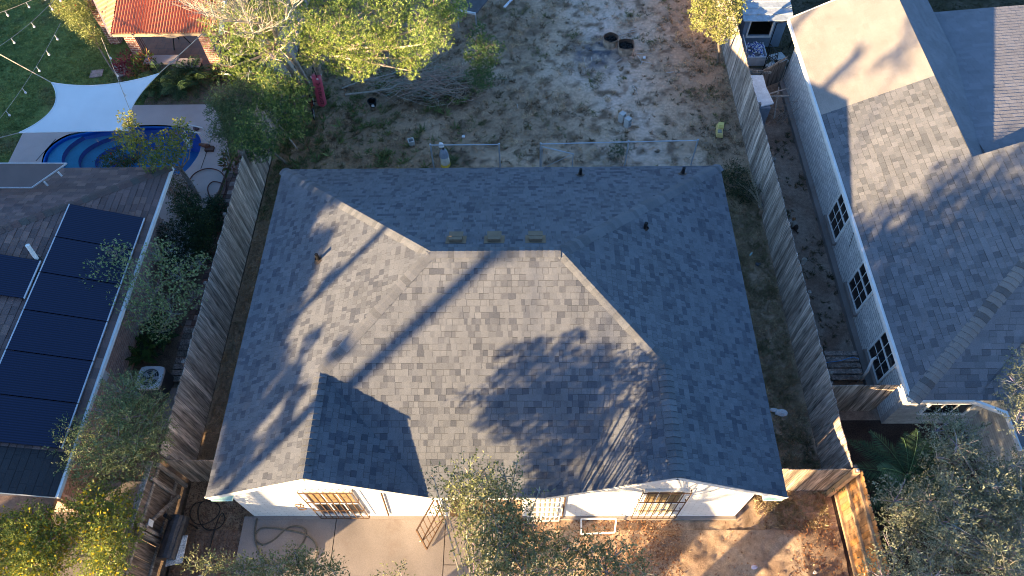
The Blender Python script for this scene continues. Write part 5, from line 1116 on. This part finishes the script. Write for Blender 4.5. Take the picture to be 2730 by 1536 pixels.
BG = ((.1, .18, .07), (.13, .2, .065), (.08, .15, .06))
OAK = ((.16, .18, .075), (.2, .21, .095), (.11, .13, .06), (.25, .25, .12))
# big feathery tree at the top
c1 = [(800, 60), (860, 30), (905, 75), (950, 90, 4.6), (880, 130, 4.2), (930, 150, 4), (1000, 25), (1060, 55), (1115, 40, 4.6), (1000, 105, 4.4), (1050, 135, 3.9), (820, 110, 4.3), (900, 175, 3.6, .42), (1105, 95, 4.2), (1145, 15, 4.6, .5), (1090, 5), (940, 15), (780, 90, 4.2), (975, 60), (1030, 170, 3.5, .4), (760, 10), (820, -10), (1030, -15), (960, -20), (880, -15), (850, 80), (1070, 100), (1010, 140, 3.6, .4), (850, 165, 3.3, .4), (780, 140, 3.6, .4)]
tree('feathery_tree', (-7.15, 16.1, 0), CL(c1, 5.0, .47), 'big feathery yellow green tree spreading over the top of the yard', n=1150, size=.085, wid=.2, cols=YG, kind='feather', trunk=.17, hub=at(790, 120, 3.2), twigs=6, tcol=(.34, .29, .24))
c2 = [(590, 45, 5.2), (560, 105, 4.6), (545, 15, 5), (620, 85, 4.8), (575, 160, 4, .45), (625, 175, 3.8, .4), (640, 15, 5.6), (605, 130, 4.3, .4), (690, 140, 4.4, .45), (655, 110, 4.6, .35), (530, 60, 4.4, .4), (740, 60, 5, .5), (720, 100, 4.6, .4), (700, 10, 5.5, .4)]
tr2 = tree('feathery_tree', (-7.9, 16.8, 0), CL(c2, 5, .52), 'pale half bare feathery tree beside the red roof', n=650, size=.08, wid=.2, cols=YG, kind='feather', trunk=.15, hub=at(690, 120, 3.4), twigs=8, tcol=(.5, .43, .36), twr=.01)
# bare twigs on that tree
R = random.Random(5); m = MB(); hubs = [at(690, 110, 3.8), at(660, 60, 5), at(720, 50, 5.2), at(640, 100, 4.4)]
def sub(p, d, L, r, k):
    if k == 0: return
    P = crooked(m, p, d, L, r, (.45*R.uniform(.8, 1.1), .38, .3), 4, .22)
    for q in P[1:]: 
        for _ in range(2): sub(q, nrm(d+V(R.uniform(-.9, .9), R.uniform(-.9, .9), R.uniform(-.2, .7))), L*.62, r*.5, k-1)
for h in hubs:
    for i in range(4): sub(h, V(R.uniform(-.8, .8), R.uniform(-.6, .8), R.uniform(.2, .9)), 1.5, .032, 3)
m.tube([V(-7.35, 16.2, 0), at(745, 160, 2.2), at(700, 110, 3.8), at(670, 30, 5.2)], [.12, .1, .08, .04], 8, (.42, .36, .3)); m.tube([V(-8.2, 16.5, 0), at(650, 185, 2.0), at(690, 110, 3.8)], [.1, .08, .06], 8, (.42, .36, .3))
m.build('bare_limbs', M_bark, tr2)
# lower clumps by the fence
tree('feathery_shrub', (-7.6, 14.4, 0), CL([(690, 205, 3.6), (735, 215, 3.4), (665, 185, 3.7, .35), (765, 235, 3.1, .35), (700, 245, 3.1), (740, 260, 2.8, .4), (660, 225, 3.1), (710, 280, 2.4), (755, 290, 2, .4), (680, 270, 2.5), (720, 315, 1.7), (745, 330, 1.2, .35), (650, 255, 2.7, .35)], 3, .46), 'feathery shrub tree with bright top over the left fence, above the grey pole', n=1000, size=.095, wid=.2, cols=YG[1:]+BG, kind='feather', trunk=.07, twigs=5)
tree('feathery_shrub', (-7.7, 12.6, 0), CL([(640, 320, 2.8), (610, 330, 2.7, .35), (665, 345, 2.5, .38), (640, 355, 2.3), (620, 300, 2.9, .3), (672, 375, 1.8, .38), (645, 385, 1.7, .38), (610, 360, 2.1, .3), (690, 350, 1.9, .35)], 2.6, .4), 'round feathery shrub with pale yellow top at the near end of the leafy fence', n=1200, size=.085, wid=.2, cols=YG[1:]+BG+BG, kind='feather', trunk=.05, twigs=5)
tree('privet_bush', (-9.1, 14.2, 0), CL([(560, 245, 2.9), (600, 235, 2.9), (555, 285, 2.5), (595, 275, 2.6), (575, 315, 2.1), (550, 335, 1.7, .3), (605, 310, 2.1), (580, 350, 1.5, .35), (540, 260, 2.7, .28), (625, 215, 3, .35), (570, 385, 1, .2)], 2.5, .42), 'dark green privet bush between the pool deck and the fence', cat='bush', n=1500, size=.05, wid=.5, cols=((.11, .16, .07), (.15, .2, .085), (.08, .12, .06)), trunk=.05)
tree('small_tree', (-1.05, 16.2, 0), CL([(1205, 75, 2.9, .28), (1195, 100, 2.7, .34), (1222, 110, 2.5, .4), (1200, 140, 2.2, .42), (1235, 140, 2.1, .4), (1215, 170, 1.7, .42), (1195, 190, 1.3, .38), (1220, 200, 1, .4), (1255, 120, 2.1, .25), (1200, 215, .7, .3), (1175, 140, 2.2, .2)], 2, .3), 'narrow green feathery sapling standing alone right of the brush pile', n=1000, size=.08, wid=.22, cols=BG, kind='feather', trunk=.04, twigs=4)
tree('leafy_tree', (8.25, 17.6, 0), CL([(1800, 15, 4), (1765, 35, 3.8), (1832, 45, 3.7), (1795, 60, 3.5), (1770, 0, 4), (1845, 5, 4), (1812, 88, 3.1, .3), (1755, 62, 3.3, .28), (1835, 75, 3.2, .3), (1790, -25, 4.3), (1850, -25, 4.2)], 3.8, .45), 'pale yellow green tree hanging over the far end of the right fence', n=1100, size=.08, wid=.28, cols=((.38, .38, .12), (.44, .42, .18), (.28, .31, .09)), kind='feather', trunk=.06, twigs=5)
# trees by the pool
tree('flowering_tree', (-10.6, 11.3, 0), CL([(350, 375, 3.4, .32), (395, 365, 3.6, .4), (430, 345, 3.8, .38), (455, 320, 3.9, .3), (410, 400, 3.2, .38), (375, 405, 3.2, .3), (455, 365, 3.5, .32), (480, 345, 3.5, .2), (440, 395, 3.1, .3), (385, 420, 2.9, .25)], 3.5, .35), 'slender tree with yellow blossoms leaning over the right half of the pool', n=800, size=.07, wid=.32, cols=((.13, .19, .045), (.19, .24, .055), (.26, .28, .07)), kind='feather', trunk=.06, flowers=(((.62, .5, .03), (.5, .42, .05)), 26, .07), hub=at(455, 425, 2.3))
tree('flowering_tree', (-12.3, 11.6, 0), CL([(318, 300, 4.1, .3), (330, 330, 3.9, .36), (295, 345, 3.7, .24), (345, 355, 3.6, .28), (322, 360, 3.5, .26)], 3.8, .3), 'small bright yellow green tree in front of the white sail', n=1000, size=.065, wid=.32, cols=((.34, .35, .08), (.4, .38, .1), (.25, .28, .07)), kind='feather', trunk=.035, flowers=(((.62, .5, .03),), 30, .06))
tree('red_flower_bush', (-12.6, 10.6, 0), CL([(300, 400, 2.6, .3), (275, 405, 2.6, .22), (325, 408, 2.5, .2)], 2.6, .3), 'low green bush with a few red flowers against the pool', cat='bush', n=1300, size=.06, cols=((.04, .08, .025), (.07, .1, .03)), trunk=.03, flowers=(((.5, .03, .02),), 14, .06))
tree('hedge_shrub', (-14.8, 16.8, 0), CL([(165, 10, 1.9), (190, 25, 1.9), (205, 55, 1.7), (230, 85, 1.5, .3), (180, 45, 1.6, .3), (215, 20, 1.9, .3), (175, -15, 2), (245, 105, 1.1, .28), (155, 30, 1.6, .25)], 1.8, .42), 'sunlit hedge shrub with red flowers left of the patio roof', cat='shrub', n=1300, size=.06, cols=((.28, .31, .09), (.34, .35, .12), (.18, .22, .07)), trunk=.04, flowers=(((.6, .07, .03),), 10, .07))
# left side garden
tree('wispy_shrub', (-9.7, 6.0, 0), CL([(290, 640, 3.1, .5), (245, 690, 3, .5), (330, 690, 2.9, .5), (400, 640, 2.7, .5), (450, 690, 2.3, .55), (380, 730, 2.5, .6), (425, 780, 2.1, .55), (480, 745, 1.9, .45), (310, 755, 2.7, .5), (350, 800, 2.3, .45), (215, 740, 2.9, .35), (500, 660, 2, .35), (400, 830, 1.7, .4), (270, 770, 2.7, .3)], 2.6, .5), 'airy grey green shrub with many bare twigs leaning over the white gutter', cat='shrub', n=760, size=.06, wid=.25, cols=((.36, .43, .17), (.28, .36, .15), (.42, .47, .24)), kind='feather', trunk=.05, twigs=18, tcol=(.26, .24, .2), twr=.006)
tree('evergreen_shrub', (-9.75, 2.3, 0), CL([(300, 985, 3.1), (350, 990, 2.9), (390, 1010, 2.6, .35), (270, 1040, 3.1), (320, 1045, 3), (375, 1055, 2.7), (400, 1080, 2.3, .35), (240, 1085, 3), (290, 1095, 3), (340, 1105, 2.8), (385, 1120, 2.3, .38), (210, 1120, 2.9, .38), (260, 1140, 2.8), (310, 1150, 2.6), (355, 1165, 2.2, .4), (190, 1165, 2.7, .35), (240, 1180, 2.5), (290, 1195, 2.3, .4), (150, 1110, 2.9, .22), (170, 1075, 3, .22), (330, 955, 2.8, .25), (210, 1200, 2.2, .28)], 2.8, .46), 'dense dark evergreen shrub over the gutter, in front of the air conditioning unit', cat='shrub', n=850, size=.05, wid=.45, cols=((.15, .2, .08), (.21, .26, .11), (.1, .15, .065), (.3, .31, .13)), trunk=.07, twigs=12, tcol=(.3, .28, .23), twr=.006)
YL1 = ((.2, .25, .05), (.28, .31, .065), (.13, .18, .04)); YF1 = ((.72, .5, .02), (.62, .5, .04), (.7, .56, .06))
tree('yellow_flowering_shrub', (-11.9, -1.2, 0), CL([(30, 1325, 2.4), (75, 1315, 2.5), (125, 1325, 2.4), (20, 1370, 2.3), (65, 1365, 2.6), (115, 1370, 2.4), (155, 1340, 2.1, .3), (30, 1415, 2.3), (80, 1415, 2.5), (130, 1410, 2.2), (10, 1450, 2), (70, 1455, 2.2), (165, 1385, 1.9, .25), (125, 1445, 2, .3), (-20, 1350, 2), (-20, 1400, 2)], 2.3, .38), 'yellow flowering shrub in the bottom left corner', cat='shrub', n=1150, size=.06, wid=.45, cols=YL1, trunk=.05, flowers=(YF1, 420, .08))
tree('yellow_flowering_shrub', (-9.8, -.9, 0), CL([(240, 1260, 2.4), (200, 1285, 2.4, .33), (285, 1275, 2.2), (320, 1265, 1.9, .26), (225, 1310, 2.4), (275, 1320, 2.4), (315, 1320, 1.9, .28), (215, 1350, 2.3, .33), (265, 1365, 2.4), (300, 1375, 2, .3), (225, 1395, 2.2, .3), (275, 1410, 2.3), (335, 1345, 1.7, .2), (250, 1445, 2.1), (290, 1450, 2, .3)], 2.3, .37), 'yellow flowering shrub right beside the framed side of the brown board fence', cat='shrub', n=1150, size=.06, wid=.45, cols=YL1, trunk=.05, flowers=(YF1, 330, .08))
# garden plants: rosettes, palms, ferns
def frond(P, base, d, L, n_leaf, ll, w_, C, col, droop=.5, arch=.5):
    k = n_leaf; t = np.linspace(.1, 1, k); d = nrm(d); dh = nrm(V(d[0], d[1], 0)) if abs(d[2]) < .98 else V(1, 0, 0); side = nrm(np.cross(dh, (0, 0, 1)))
    X = base+np.outer(t, d)*L-np.outer(droop*L*t**2, (0, 0, 1))
    for s in (-1, 1):
        A = side*s*.85+dh*.55-V(0, 0, .25); A = np.tile(A, (k, 1))+NR.normal(size=(k, 3))*.07; ln = ll*np.sin(np.clip(t*1.05, 0, 1)*math.pi*.82+.35)
        P.append(leafq(X, A, ln, np.full(k, w_), 3.)); C.append(np.tile(col, (k, 1))*NR.uniform(.75, 1.25, (k, 1)))
    return X
def palm(name, base, z0, nf, L, label, cat, cols, ll=.3, w_=.02, nl=34, trunk=.12, droop=.35, el=(.1, 1.1)):
    base = np.array(base, float); t = thing(name, base, label, cat); Q = []; C = []; m = MB(); m.tube([base, base+V(0, 0, z0)], [trunk, trunk*.8], 9, (.2, .15, .1)); m.build('trunk', M_bark, t); st_ = MB()
    for i in range(nf):
        a = i*2.4+rnd.random()*.5; e = rnd.uniform(*el); d = V(math.cos(a)*math.cos(e), math.sin(a)*math.cos(e), math.sin(e)); c = np.array(cols[rnd.randrange(len(cols))]); X = frond(Q, base+V(0, 0, z0), d, L*rnd.uniform(.75, 1.1), nl, ll, w_, C, c, droop); st_.tube([base+V(0, 0, z0)]+[X[k] for k in range(0, len(X), 8)]+[X[-1]], [.014]+[.008]*(len(range(0, len(X), 8)))+[.003], 4, tuple(c*1.3), caps=False)
    quads_obj('fronds', np.concatenate(Q), np.concatenate(C), M_leaf, t); st_.build('stems', M_bark, t); return t
palm('date_palm', (10.2, 1.0, 0), 1.0, 26, 1.7, 'dark green palm with long feathery fronds behind the end of the right fence', 'palm', ((.06, .11, .05), (.08, .14, .06), (.12, .19, .08)), ll=.34, nl=44, w_=.022, el=(.0, 1.0))
for px, py, s, l in ((418, 215, 1.0, 'dark palm clump between the sail and the patio, left one'), (492, 205, 1.05, 'dark palm clump below the smaller stone table'), (455, 235, .8, 'low dark palm in the bed beside the deck'), (380, 235, .7, 'low dark palm at the right edge of the sail')):
    b_ = at(px, py, 0); palm('garden_palm', b_, .35, 20, s, l, 'palm', ((.04, .08, .03), (.06, .11, .04), (.09, .15, .055)), ll=.26, w_=.03, nl=24, droop=.45)
b = MB(); tag(sheet('garden_bed', -13.6, -8.9, 15.5, 17.14, .03, .3, M_bed), kind='structure')
for px, py, z, cols, l in ((330, 168, .35, ((.3, .05, .06), (.2, .03, .045), (.42, .12, .1)), 'red leaved plant at the foot of the left brick column'), (322, 185, .3, ((.22, .035, .05), (.3, .06, .08)), 'dark red leaved plant at the edge of the sail'), (385, 178, .5, ((.18, .2, .04), (.3, .12, .05), (.07, .13, .03)), 'green and orange leaved plant in front of the stone tables'), (360, 190, .35, ((.05, .11, .03), (.16, .17, .04)), 'green leafy plant above the sail edge'), (602, 215, .4, ((.22, .3, .04), (.16, .24, .03)), 'bright lime broad leaved plant beside the fence'), (560, 205, .4, ((.03, .07, .02), (.05, .09, .03)), 'dark leafy plant below the right brick column'), (600, 150, .5, ((.1, .15, .035), (.05, .09, .03)), 'spiky green plant between the pump and the tree'), (590, 425, .35, ((.09, .13, .04), (.2, .1, .06)), 'potted spiky plant on the brick path by the fence')):
    c = at(px, py, 0); Q, C = leafset([c+V(0, 0, z)], [.38], 900, .2, .32, cols, 'leaf', flat=.8); tag(quads_obj('leafy_plant', Q, C, M_leaf, loc=tuple(c)), l, 'plant')
FER = ((.05, .09, .04), (.08, .13, .05), (.05, .09, .05))
bedp = [(445, 470, 1.0, .4, 'flowering bush with dull pink white blooms below the leaning trunk', ((.42, .33, .27), (.1, .12, .05), (.35, .26, .22))), (470, 520, .9, .45, 'dark foliage mass beside the brick wall, upper part', FER), (490, 560, .8, .45, 'dark green shrub beside the path, left of the fence', FER), (440, 590, .9, .45, 'shrub with small white blossoms against the brick wall', ((.05, .08, .04), (.35, .36, .34), (.03, .05, .03))), (470, 620, .7, .45, 'dark shrub under the white blossoms', FER), (500, 600, .6, .35, 'dark leafy plant along the narrow path', FER), (440, 650, .9, .4, 'white speckled shrub nearest the wispy twigs', ((.4, .42, .42), (.05, .09, .04), (.04, .06, .03))), (530, 560, .3, .3, 'ivy growing along the foot of the fence', ((.05, .1, .05), (.03, .07, .035))), (545, 520, .3, .3, 'ivy patch higher along the fence foot', ((.05, .1, .05), (.03, .07, .035)))]
for px, py, z, r, l, cols in bedp:
    c = at(px, py, z); Q, C = leafset([c, c+V(.2, -.25, -.15), c+V(-.15, .2, -.1)], [r, r*.8, r*.8], 1300, .06, .5, cols, 'twigleaf'); tag(quads_obj('garden_shrub', Q, C, M_leaf, loc=(c[0], c[1], 0)), l, 'shrub')
m = MB(); m.tube([at(500, 500, .1), at(470, 450, 1.4), at(450, 420, 2.4)], [.09, .07, .055], 8, (.36, .32, .3)); tag(m.build('leaning_trunk', M_bark, loc=tuple(at(500, 500, 0))), 'pale leaning trunk between the roof corner and the pool deck', 'trunk')
for px, py, l in ((385, 880, 'dark fern clump below the wispy shrub'), (425, 860, 'bright green fern clump by the plank walkway'), (365, 910, 'dark fern beside the air conditioning unit'), (400, 840, 'fern half hidden by bare twigs')):
    palm('fern', at(px, py, 0), .3, 16, .62, l, 'fern', ((.05, .1, .03), (.08, .16, .04), (.04, .07, .04)), ll=.12, w_=.03, nl=18, trunk=.04)
# oaks at the bottom, reaching up towards the camera
oc = [(1180, 1195, 5.2, .34), (1140, 1225, 5, .3), (1225, 1205, 5.2, .3), (1270, 1195, 5, .2), (1300, 1165, 5, .1), (1165, 1250, 5, .34), (1215, 1250, 5.2, .38), (1260, 1240, 5, .34), (1120, 1265, 4.8, .2), (1190, 1290, 5, .34), (1240, 1290, 5.2, .36), (1285, 1270, 4.8, .32), (1300, 1310, 4.6, .36), (1260, 1330, 5, .38), (1215, 1335, 5, .34), (1180, 1350, 4.8, .28), (1290, 1350, 4.8, .38), (1340, 1345, 4.4, .34), (1250, 1375, 5, .36), (1300, 1395, 4.8, .4), (1350, 1390, 4.6, .38), (1210, 1400, 4.8, .3), (1400, 1395, 4.3, .34), (1430, 1375, 4.2, .28), (1470, 1395, 4.2, .3), (1260, 1425, 4.8, .38), (1320, 1440, 4.8, .42), (1380, 1440, 4.5, .4), (1440, 1430, 4.3, .38), (1500, 1420, 4.2, .34), (1545, 1400, 4.2, .3), (1580, 1420, 4.2, .28), (1530, 1440, 4.2, .32), (1355, 1235, 5, .08), (1150, 1172, 5, .07), (1090, 1200, 5, .12), (1190, 1440, 4.8, .34), (1620, 1440, 4, .2), (1490, 1375, 4.1, .22)]
tree('oak_tree', (-.3, -4.2, 0), CL([(a, b, c, r*.98) for a, b, c, r in oc], 5, .4), 'live oak whose pale leafy crown reaches over the middle of the front eave', n=500, size=.07, wid=.45, cols=OAK, trunk=.2, hub=(-.1, -3.2, 2.8), lr=.16, twigs=13, tcol=(.36, .33, .28), jit=.4, twr=.007, twl=1.1)
tree('oak_tree', (-5.2, -4.5, 0), CL([(490, 1412, 5, .12), (530, 1422, 5, .16), (570, 1430, 5, .2), (610, 1435, 5, .2), (655, 1425, 5, .22), (700, 1435, 5, .26), (745, 1400, 5, .18), (755, 1435, 5, .28), (805, 1425, 4.9, .18), (840, 1442, 4.8, .2), (620, 1455, 5, .25), (780, 1460, 5, .28), (970, 1442, 5, .08), (1010, 1448, 5, .1)], 5, .2), 'leafy oak branch tips along the bottom edge above the driveway', n=1500, size=.055, wid=.45, cols=OAK, trunk=.16, hub=(-4, -3.6, 2.6), twigs=16, tcol=(.36, .33, .28), jit=.3, twr=.006, limbs=False)
ro = []
R = random.Random(77)
for k in range(62):
    for _ in range(40):
        x, y = R.uniform(2180, 2600), R.uniform(1070, 1460)
        edge_ = 2330-(y-1050)*.42 if y < 1250 else 2240-(y-1250)*.12
        if x > edge_ and not (x > 2440 and y < 1150) and not (2420 < x < 2520 and 1310 < y < 1400 and R.random() < .7): break
    ro.append((x, y, R.uniform(2.7, 4.4), R.uniform(.3, .46)))
tree('oak_tree', (11.9, -2.6, 0), CL(ro, 3.8, .4), 'wide grey green live oak filling the bottom right corner', n=440, size=.065, wid=.45, cols=((.17, .185, .115), (.21, .225, .15), (.12, .14, .085), (.27, .28, .19)), trunk=.2, hub=(11.8, -1.5, 2.2), lr=.2, twigs=10, tcol=(.27, .25, .23), jit=.4, twr=.008, twl=1.1)
tree('oak_tree', (15.2, 1.0, 0), CL([(2560, 960, 5, .3), (2580, 910, 5, .3), (2545, 1000, 4.8, .2), (2585, 1030, 4.8, .35), (2560, 1060, 4.6, .25), (2600, 980, 5, .4)], 5, .3), 'grey green oak branches entering at the right edge over the blue roof', n=800, size=.055, wid=.45, cols=((.17, .185, .115), (.21, .225, .15)), trunk=.15, twigs=14, tcol=(.4, .38, .36), limbs=False, hub=(14.8, 1.2, 3.2))
for px, py, l in ((2230, 1310, 'bush with magenta flowers behind the cedar fence'), (2250, 1370, 'low green bush with pink flowers behind the cedar fence')):
    c = at(px, py, .4); tree('flowering_bush', (c[0], c[1], 0), [(c, .28), (c+V(.2, .2, .1), .25)], l, cat='bush', n=1100, size=.05, cols=((.05, .09, .03), (.07, .11, .05)), trunk=.02, flowers=(((.5, .03, .13),), 40, .05))
c = at(1850, 460, .3); tree('weedy_bush', (8.0, 11.1, 0), [(c, .4), (c+V(.25, -.5, .1), .4), (c+V(0, .5, 0), .35)], 'dark weedy bush between the roof corner and the right fence', cat='bush', n=900, size=.06, cols=((.04, .06, .025), (.06, .07, .03)), trunk=.02)
c = at(1555, 388, .2); tree('weedy_bush', (c[0], c[1], 0), [(c, .25), (c+V(.1, .25, .1), .25)], 'small green bush behind the longer wire fence', cat='bush', n=900, size=.06, cols=((.05, .09, .03), (.07, .11, .04)), trunk=.015)
c = at(1780, 375, .2); Q, C = leafset([at(1765, 352, .5)], [.3], 500, .3, .03, ((.4, .36, .3),), 'leaf'); tag(quads_obj('dead_vine', Q, C, M_leaf, loc=tuple(c)), 'pale dead vine tangled at the right end of the wire fence', 'vine')
c = at(1100, 385, .4); Q, C = leafset([c, c+V(0, .1, .4)], [.3, .28], 1100, .08, .3, ((.12, .12, .05), (.08, .1, .04)), 'leaf'); tag(quads_obj('fence_vine', Q, C, M_leaf, loc=tuple(c)), 'thin vine climbing the left end of the wire fence', 'vine')

# ------------------------------------------------------------------ unseen poles and trees; tree crowns placed to throw the wanted shadows
def onfront(px, py): return onp(px, py, RL, nrm(V(0, -(RL[2]-ZE)/RL[1], 1)))
def onleft(px, py): return onp(px, py, RL, nrm(V(-(RL[2]-ZE)/(RL[0]+6.5), 0, 1)))
def onwest(px, py): return onp(px, py, V(9.95, 2.3, ZE), nrm(V(-.545, 0, 1)))
M_leafo = mat('thick_leaf', vcol=True, rough=.6, n1=(3, .1), n2=(1, 0))
def shade_tree(label, items, n=260, size=.13, trunk=.25, base=None, lr=.05, limbs=True):  # unseen crown: leaf clusters set up-sun of where shade is wanted
    cl = [(p-SD*t, r) for p, t, r in items]; ctr = sum(c for c, _ in cl)/len(cl); base = V(ctr[0]-.5, ctr[1]-.8, 0) if base is None else np.array(base, float)
    return tree('occluder_tree', base, cl, label, n=n, size=size, wid=.55, cols=OAK, kind='leaf', trunk=trunk, twigs=5, tcol=(.25, .21, .17), twr=.01, flat=.95, lr=lr, limbs=limbs, lm=M_leafo)
LF = [(760, 560, .55), (700, 620, .7), (740, 660, .6), (680, 720, .7), (720, 770, .55), (650, 800, .7), (690, 850, .5), (630, 900, .7), (670, 940, .5), (610, 990, .7), (760, 700, .35), (800, 620, .35), (600, 1090, .5), (575, 1170, .3), (640, 1050, .35), (680, 1010, .3), (720, 960, .35), (610, 1150, .3), (720, 560, .6), (700, 500, .6), (650, 560, .6), (650, 650, .6), (620, 740, .6), (790, 520, .4), (860, 480, .4), (780, 860, .22), (740, 1000, .25), (850, 880, .22), (700, 1080, .28), (830, 700, .2)]
shade_tree('street tree outside the picture shading the left slope', [(onleft(a, b), 17+((i*7) % 5)*.8, r*.9) for i, (a, b, r) in enumerate(LF)], n=4200, size=.14)
RF = [(1300, 900, .4), (1380, 870, .45), (1460, 880, .5), (1530, 900, .4), (1350, 960, .6), (1430, 960, .65), (1510, 960, .5), (1280, 980, .4), (1240, 1020, .3), (1300, 1040, .4), (1400, 1040, .6), (1480, 1040, .5), (1250, 1080, .3), (1420, 1110, .55), (1500, 1080, .35), (1360, 1120, .35), (1400, 1180, .55), (1460, 1190, .5), (1350, 1200, .3), (1200, 1120, .22), (1560, 1000, .25), (1560, 1080, .2), (1440, 1240, .5), (1500, 1230, .5), (1380, 1240, .5), (1290, 850, .2), (1350, 840, .25), (1600, 1120, .2), (1550, 1180, .3), (1640, 1200, .35), (1620, 1060, .15), (1190, 1150, .15), (1450, 820, .25), (1530, 850, .2)]
shade_tree('street tree outside the picture shading the right half of the roof', [(onfront(a-12, b+34), 9.5+((i*5) % 4)*.7, r*.66) for i, (a, b, r) in enumerate(RF) if a >= 1330 or b < 1050], n=4200, size=.1, base=(-4.8, -6.2, 0), limbs=False)  # added foliage deepening the roof shadow that the visible oak throws
# poles
for (px, side, t0, r0, l) in (((1060, 805), 'f', 24, .15, 'utility pole outside the picture whose shadow crosses the front slope'), ((840, 700), 'l', 22, .11, 'second pole outside the picture whose shadow crosses the left slope')):
    p = (onfront if side == 'f' else onleft)(*px)-SD*t0; m = MB(); m.tube([(p[0], p[1], 0), (p[0], p[1], 11.5)], r0, 12); m.beam((p[0], p[1], 10.4), (p[0]+.6, p[1], 10.4), .1, .1); tag(m.build('utility_pole', M_bark, loc=(p[0], p[1], 0)), l, 'pole')
gb0 = (at(1829, 1403)+at(1906, 1423))/2-SD*9; m = MB(); m.tube([(gb0[0], gb0[1]-.0, 0), (gb0[0], gb0[1], 4.0)], [.45, .4], 14, (.2, .16, .13)); tag(m.build('thick_trunk', M_bark, loc=(gb0[0], gb0[1], 0)), 'thick tree trunk outside the picture shading the sandy yard', 'trunk')
# large unseen trees to the left front shading the left house and its garden
LH = []
R = random.Random(9)
for k in range(95):
    x, y = R.uniform(-16.4, -8.6), R.uniform(-.3, 9.4); z = ZE+.36*max(0, -9.9-x) if x < -9.9 else R.uniform(.5, 3)
    LH.append((V(x, y, z-.85), R.uniform(17, 21), R.uniform(.9, 1.3)))
shade_tree('broad street tree outside the picture shading the left house', LH, n=230, size=.26, trunk=.5)
RO = [(V(R.uniform(8.9, 14.5), R.uniform(-3, 2.6), R.uniform(.3, 4.2)), R.uniform(14, 18), R.uniform(.5, .8)) for k in range(60)]  # added leaf clusters keeping sun off the bottom right oak
shade_tree('street tree outside the picture shading the bottom right corner', RO, n=420, size=.2, base=(-2.2, -13.5, 0))
BY = [(V(R.uniform(3.5, 8.3), R.uniform(15.2, 23), -.5), R.uniform(36, 42), R.uniform(.7, .95)) for k in range(60)]  # added leaf clusters blocking sun on the far yard
shade_tree('distant street trees outside the picture shading the far corner of the yard', BY, n=300, size=.25, base=(-26, -8, 0))
SLs = [(V(R.uniform(-15.5, -11), R.uniform(10.6, 12.9), 2.8), R.uniform(16, 19), R.uniform(.8, 1.1)) for k in range(34)]+[(V(R.uniform(-22, -9.5), R.uniform(11, 21.5), 0), R.uniform(17, 20), R.uniform(1., 1.3)) for k in range(110)]  # added leaf clusters blocking sun on sail and lawn
SLs = [q for q in SLs if not (q[0][1] > 14.5 and q[0][0] > -14.5 and q[0][2] < 1)]
shade_tree('wide row of foliage outside the picture shading the lawn and sail', SLs, n=230, size=.26, trunk=.4)
WF = [(2330, 950, 1.), (2420, 860, 1.), (2250, 840, .6), (2480, 760, 1.), (2330, 780, .9), (2280, 700, .6), (2200, 650, .35), (2560, 700, 1.), (2300, 620, .6), (2240, 560, .45), (2330, 520, .5), (2400, 480, .45), (2220, 640, .4), (2380, 580, .8), (2450, 620, .9), (2300, 720, .9), (2400, 720, 1), (2500, 700, 1), (2260, 780, .8), (2350, 840, 1), (2450, 800, 1), (2300, 900, 1), (2400, 940, 1), (2520, 560, .7), (2480, 460, .5), (2550, 520, .6), (2540, 420, .5), (2230, 470, .0001), (2500, 900, 1), (2220, 700, .5), (2560, 800, 1), (2540, 640, .9), (2200, 600, .25), (2350, 440, .2), (2200, 170, .2), (2150, 130, .12), (2280, 120, .3), (2300, 60, .35), (2320, 20, .3), (2130, 190, .12), (2240, 150, .25), (2270, 170, .2), (2420, 420, .35)]
shade_tree('tall street tree outside the picture shading the right house', [(onwest(a, b), max(19., (onwest(a, b)[1]+5.8)/.611)+((i*3) % 3), r*(.85 if b < 560 else 1.15)) for i, (a, b, r) in enumerate(WF)], n=620, size=.2, trunk=.35, base=(-9.5, -13, 0))
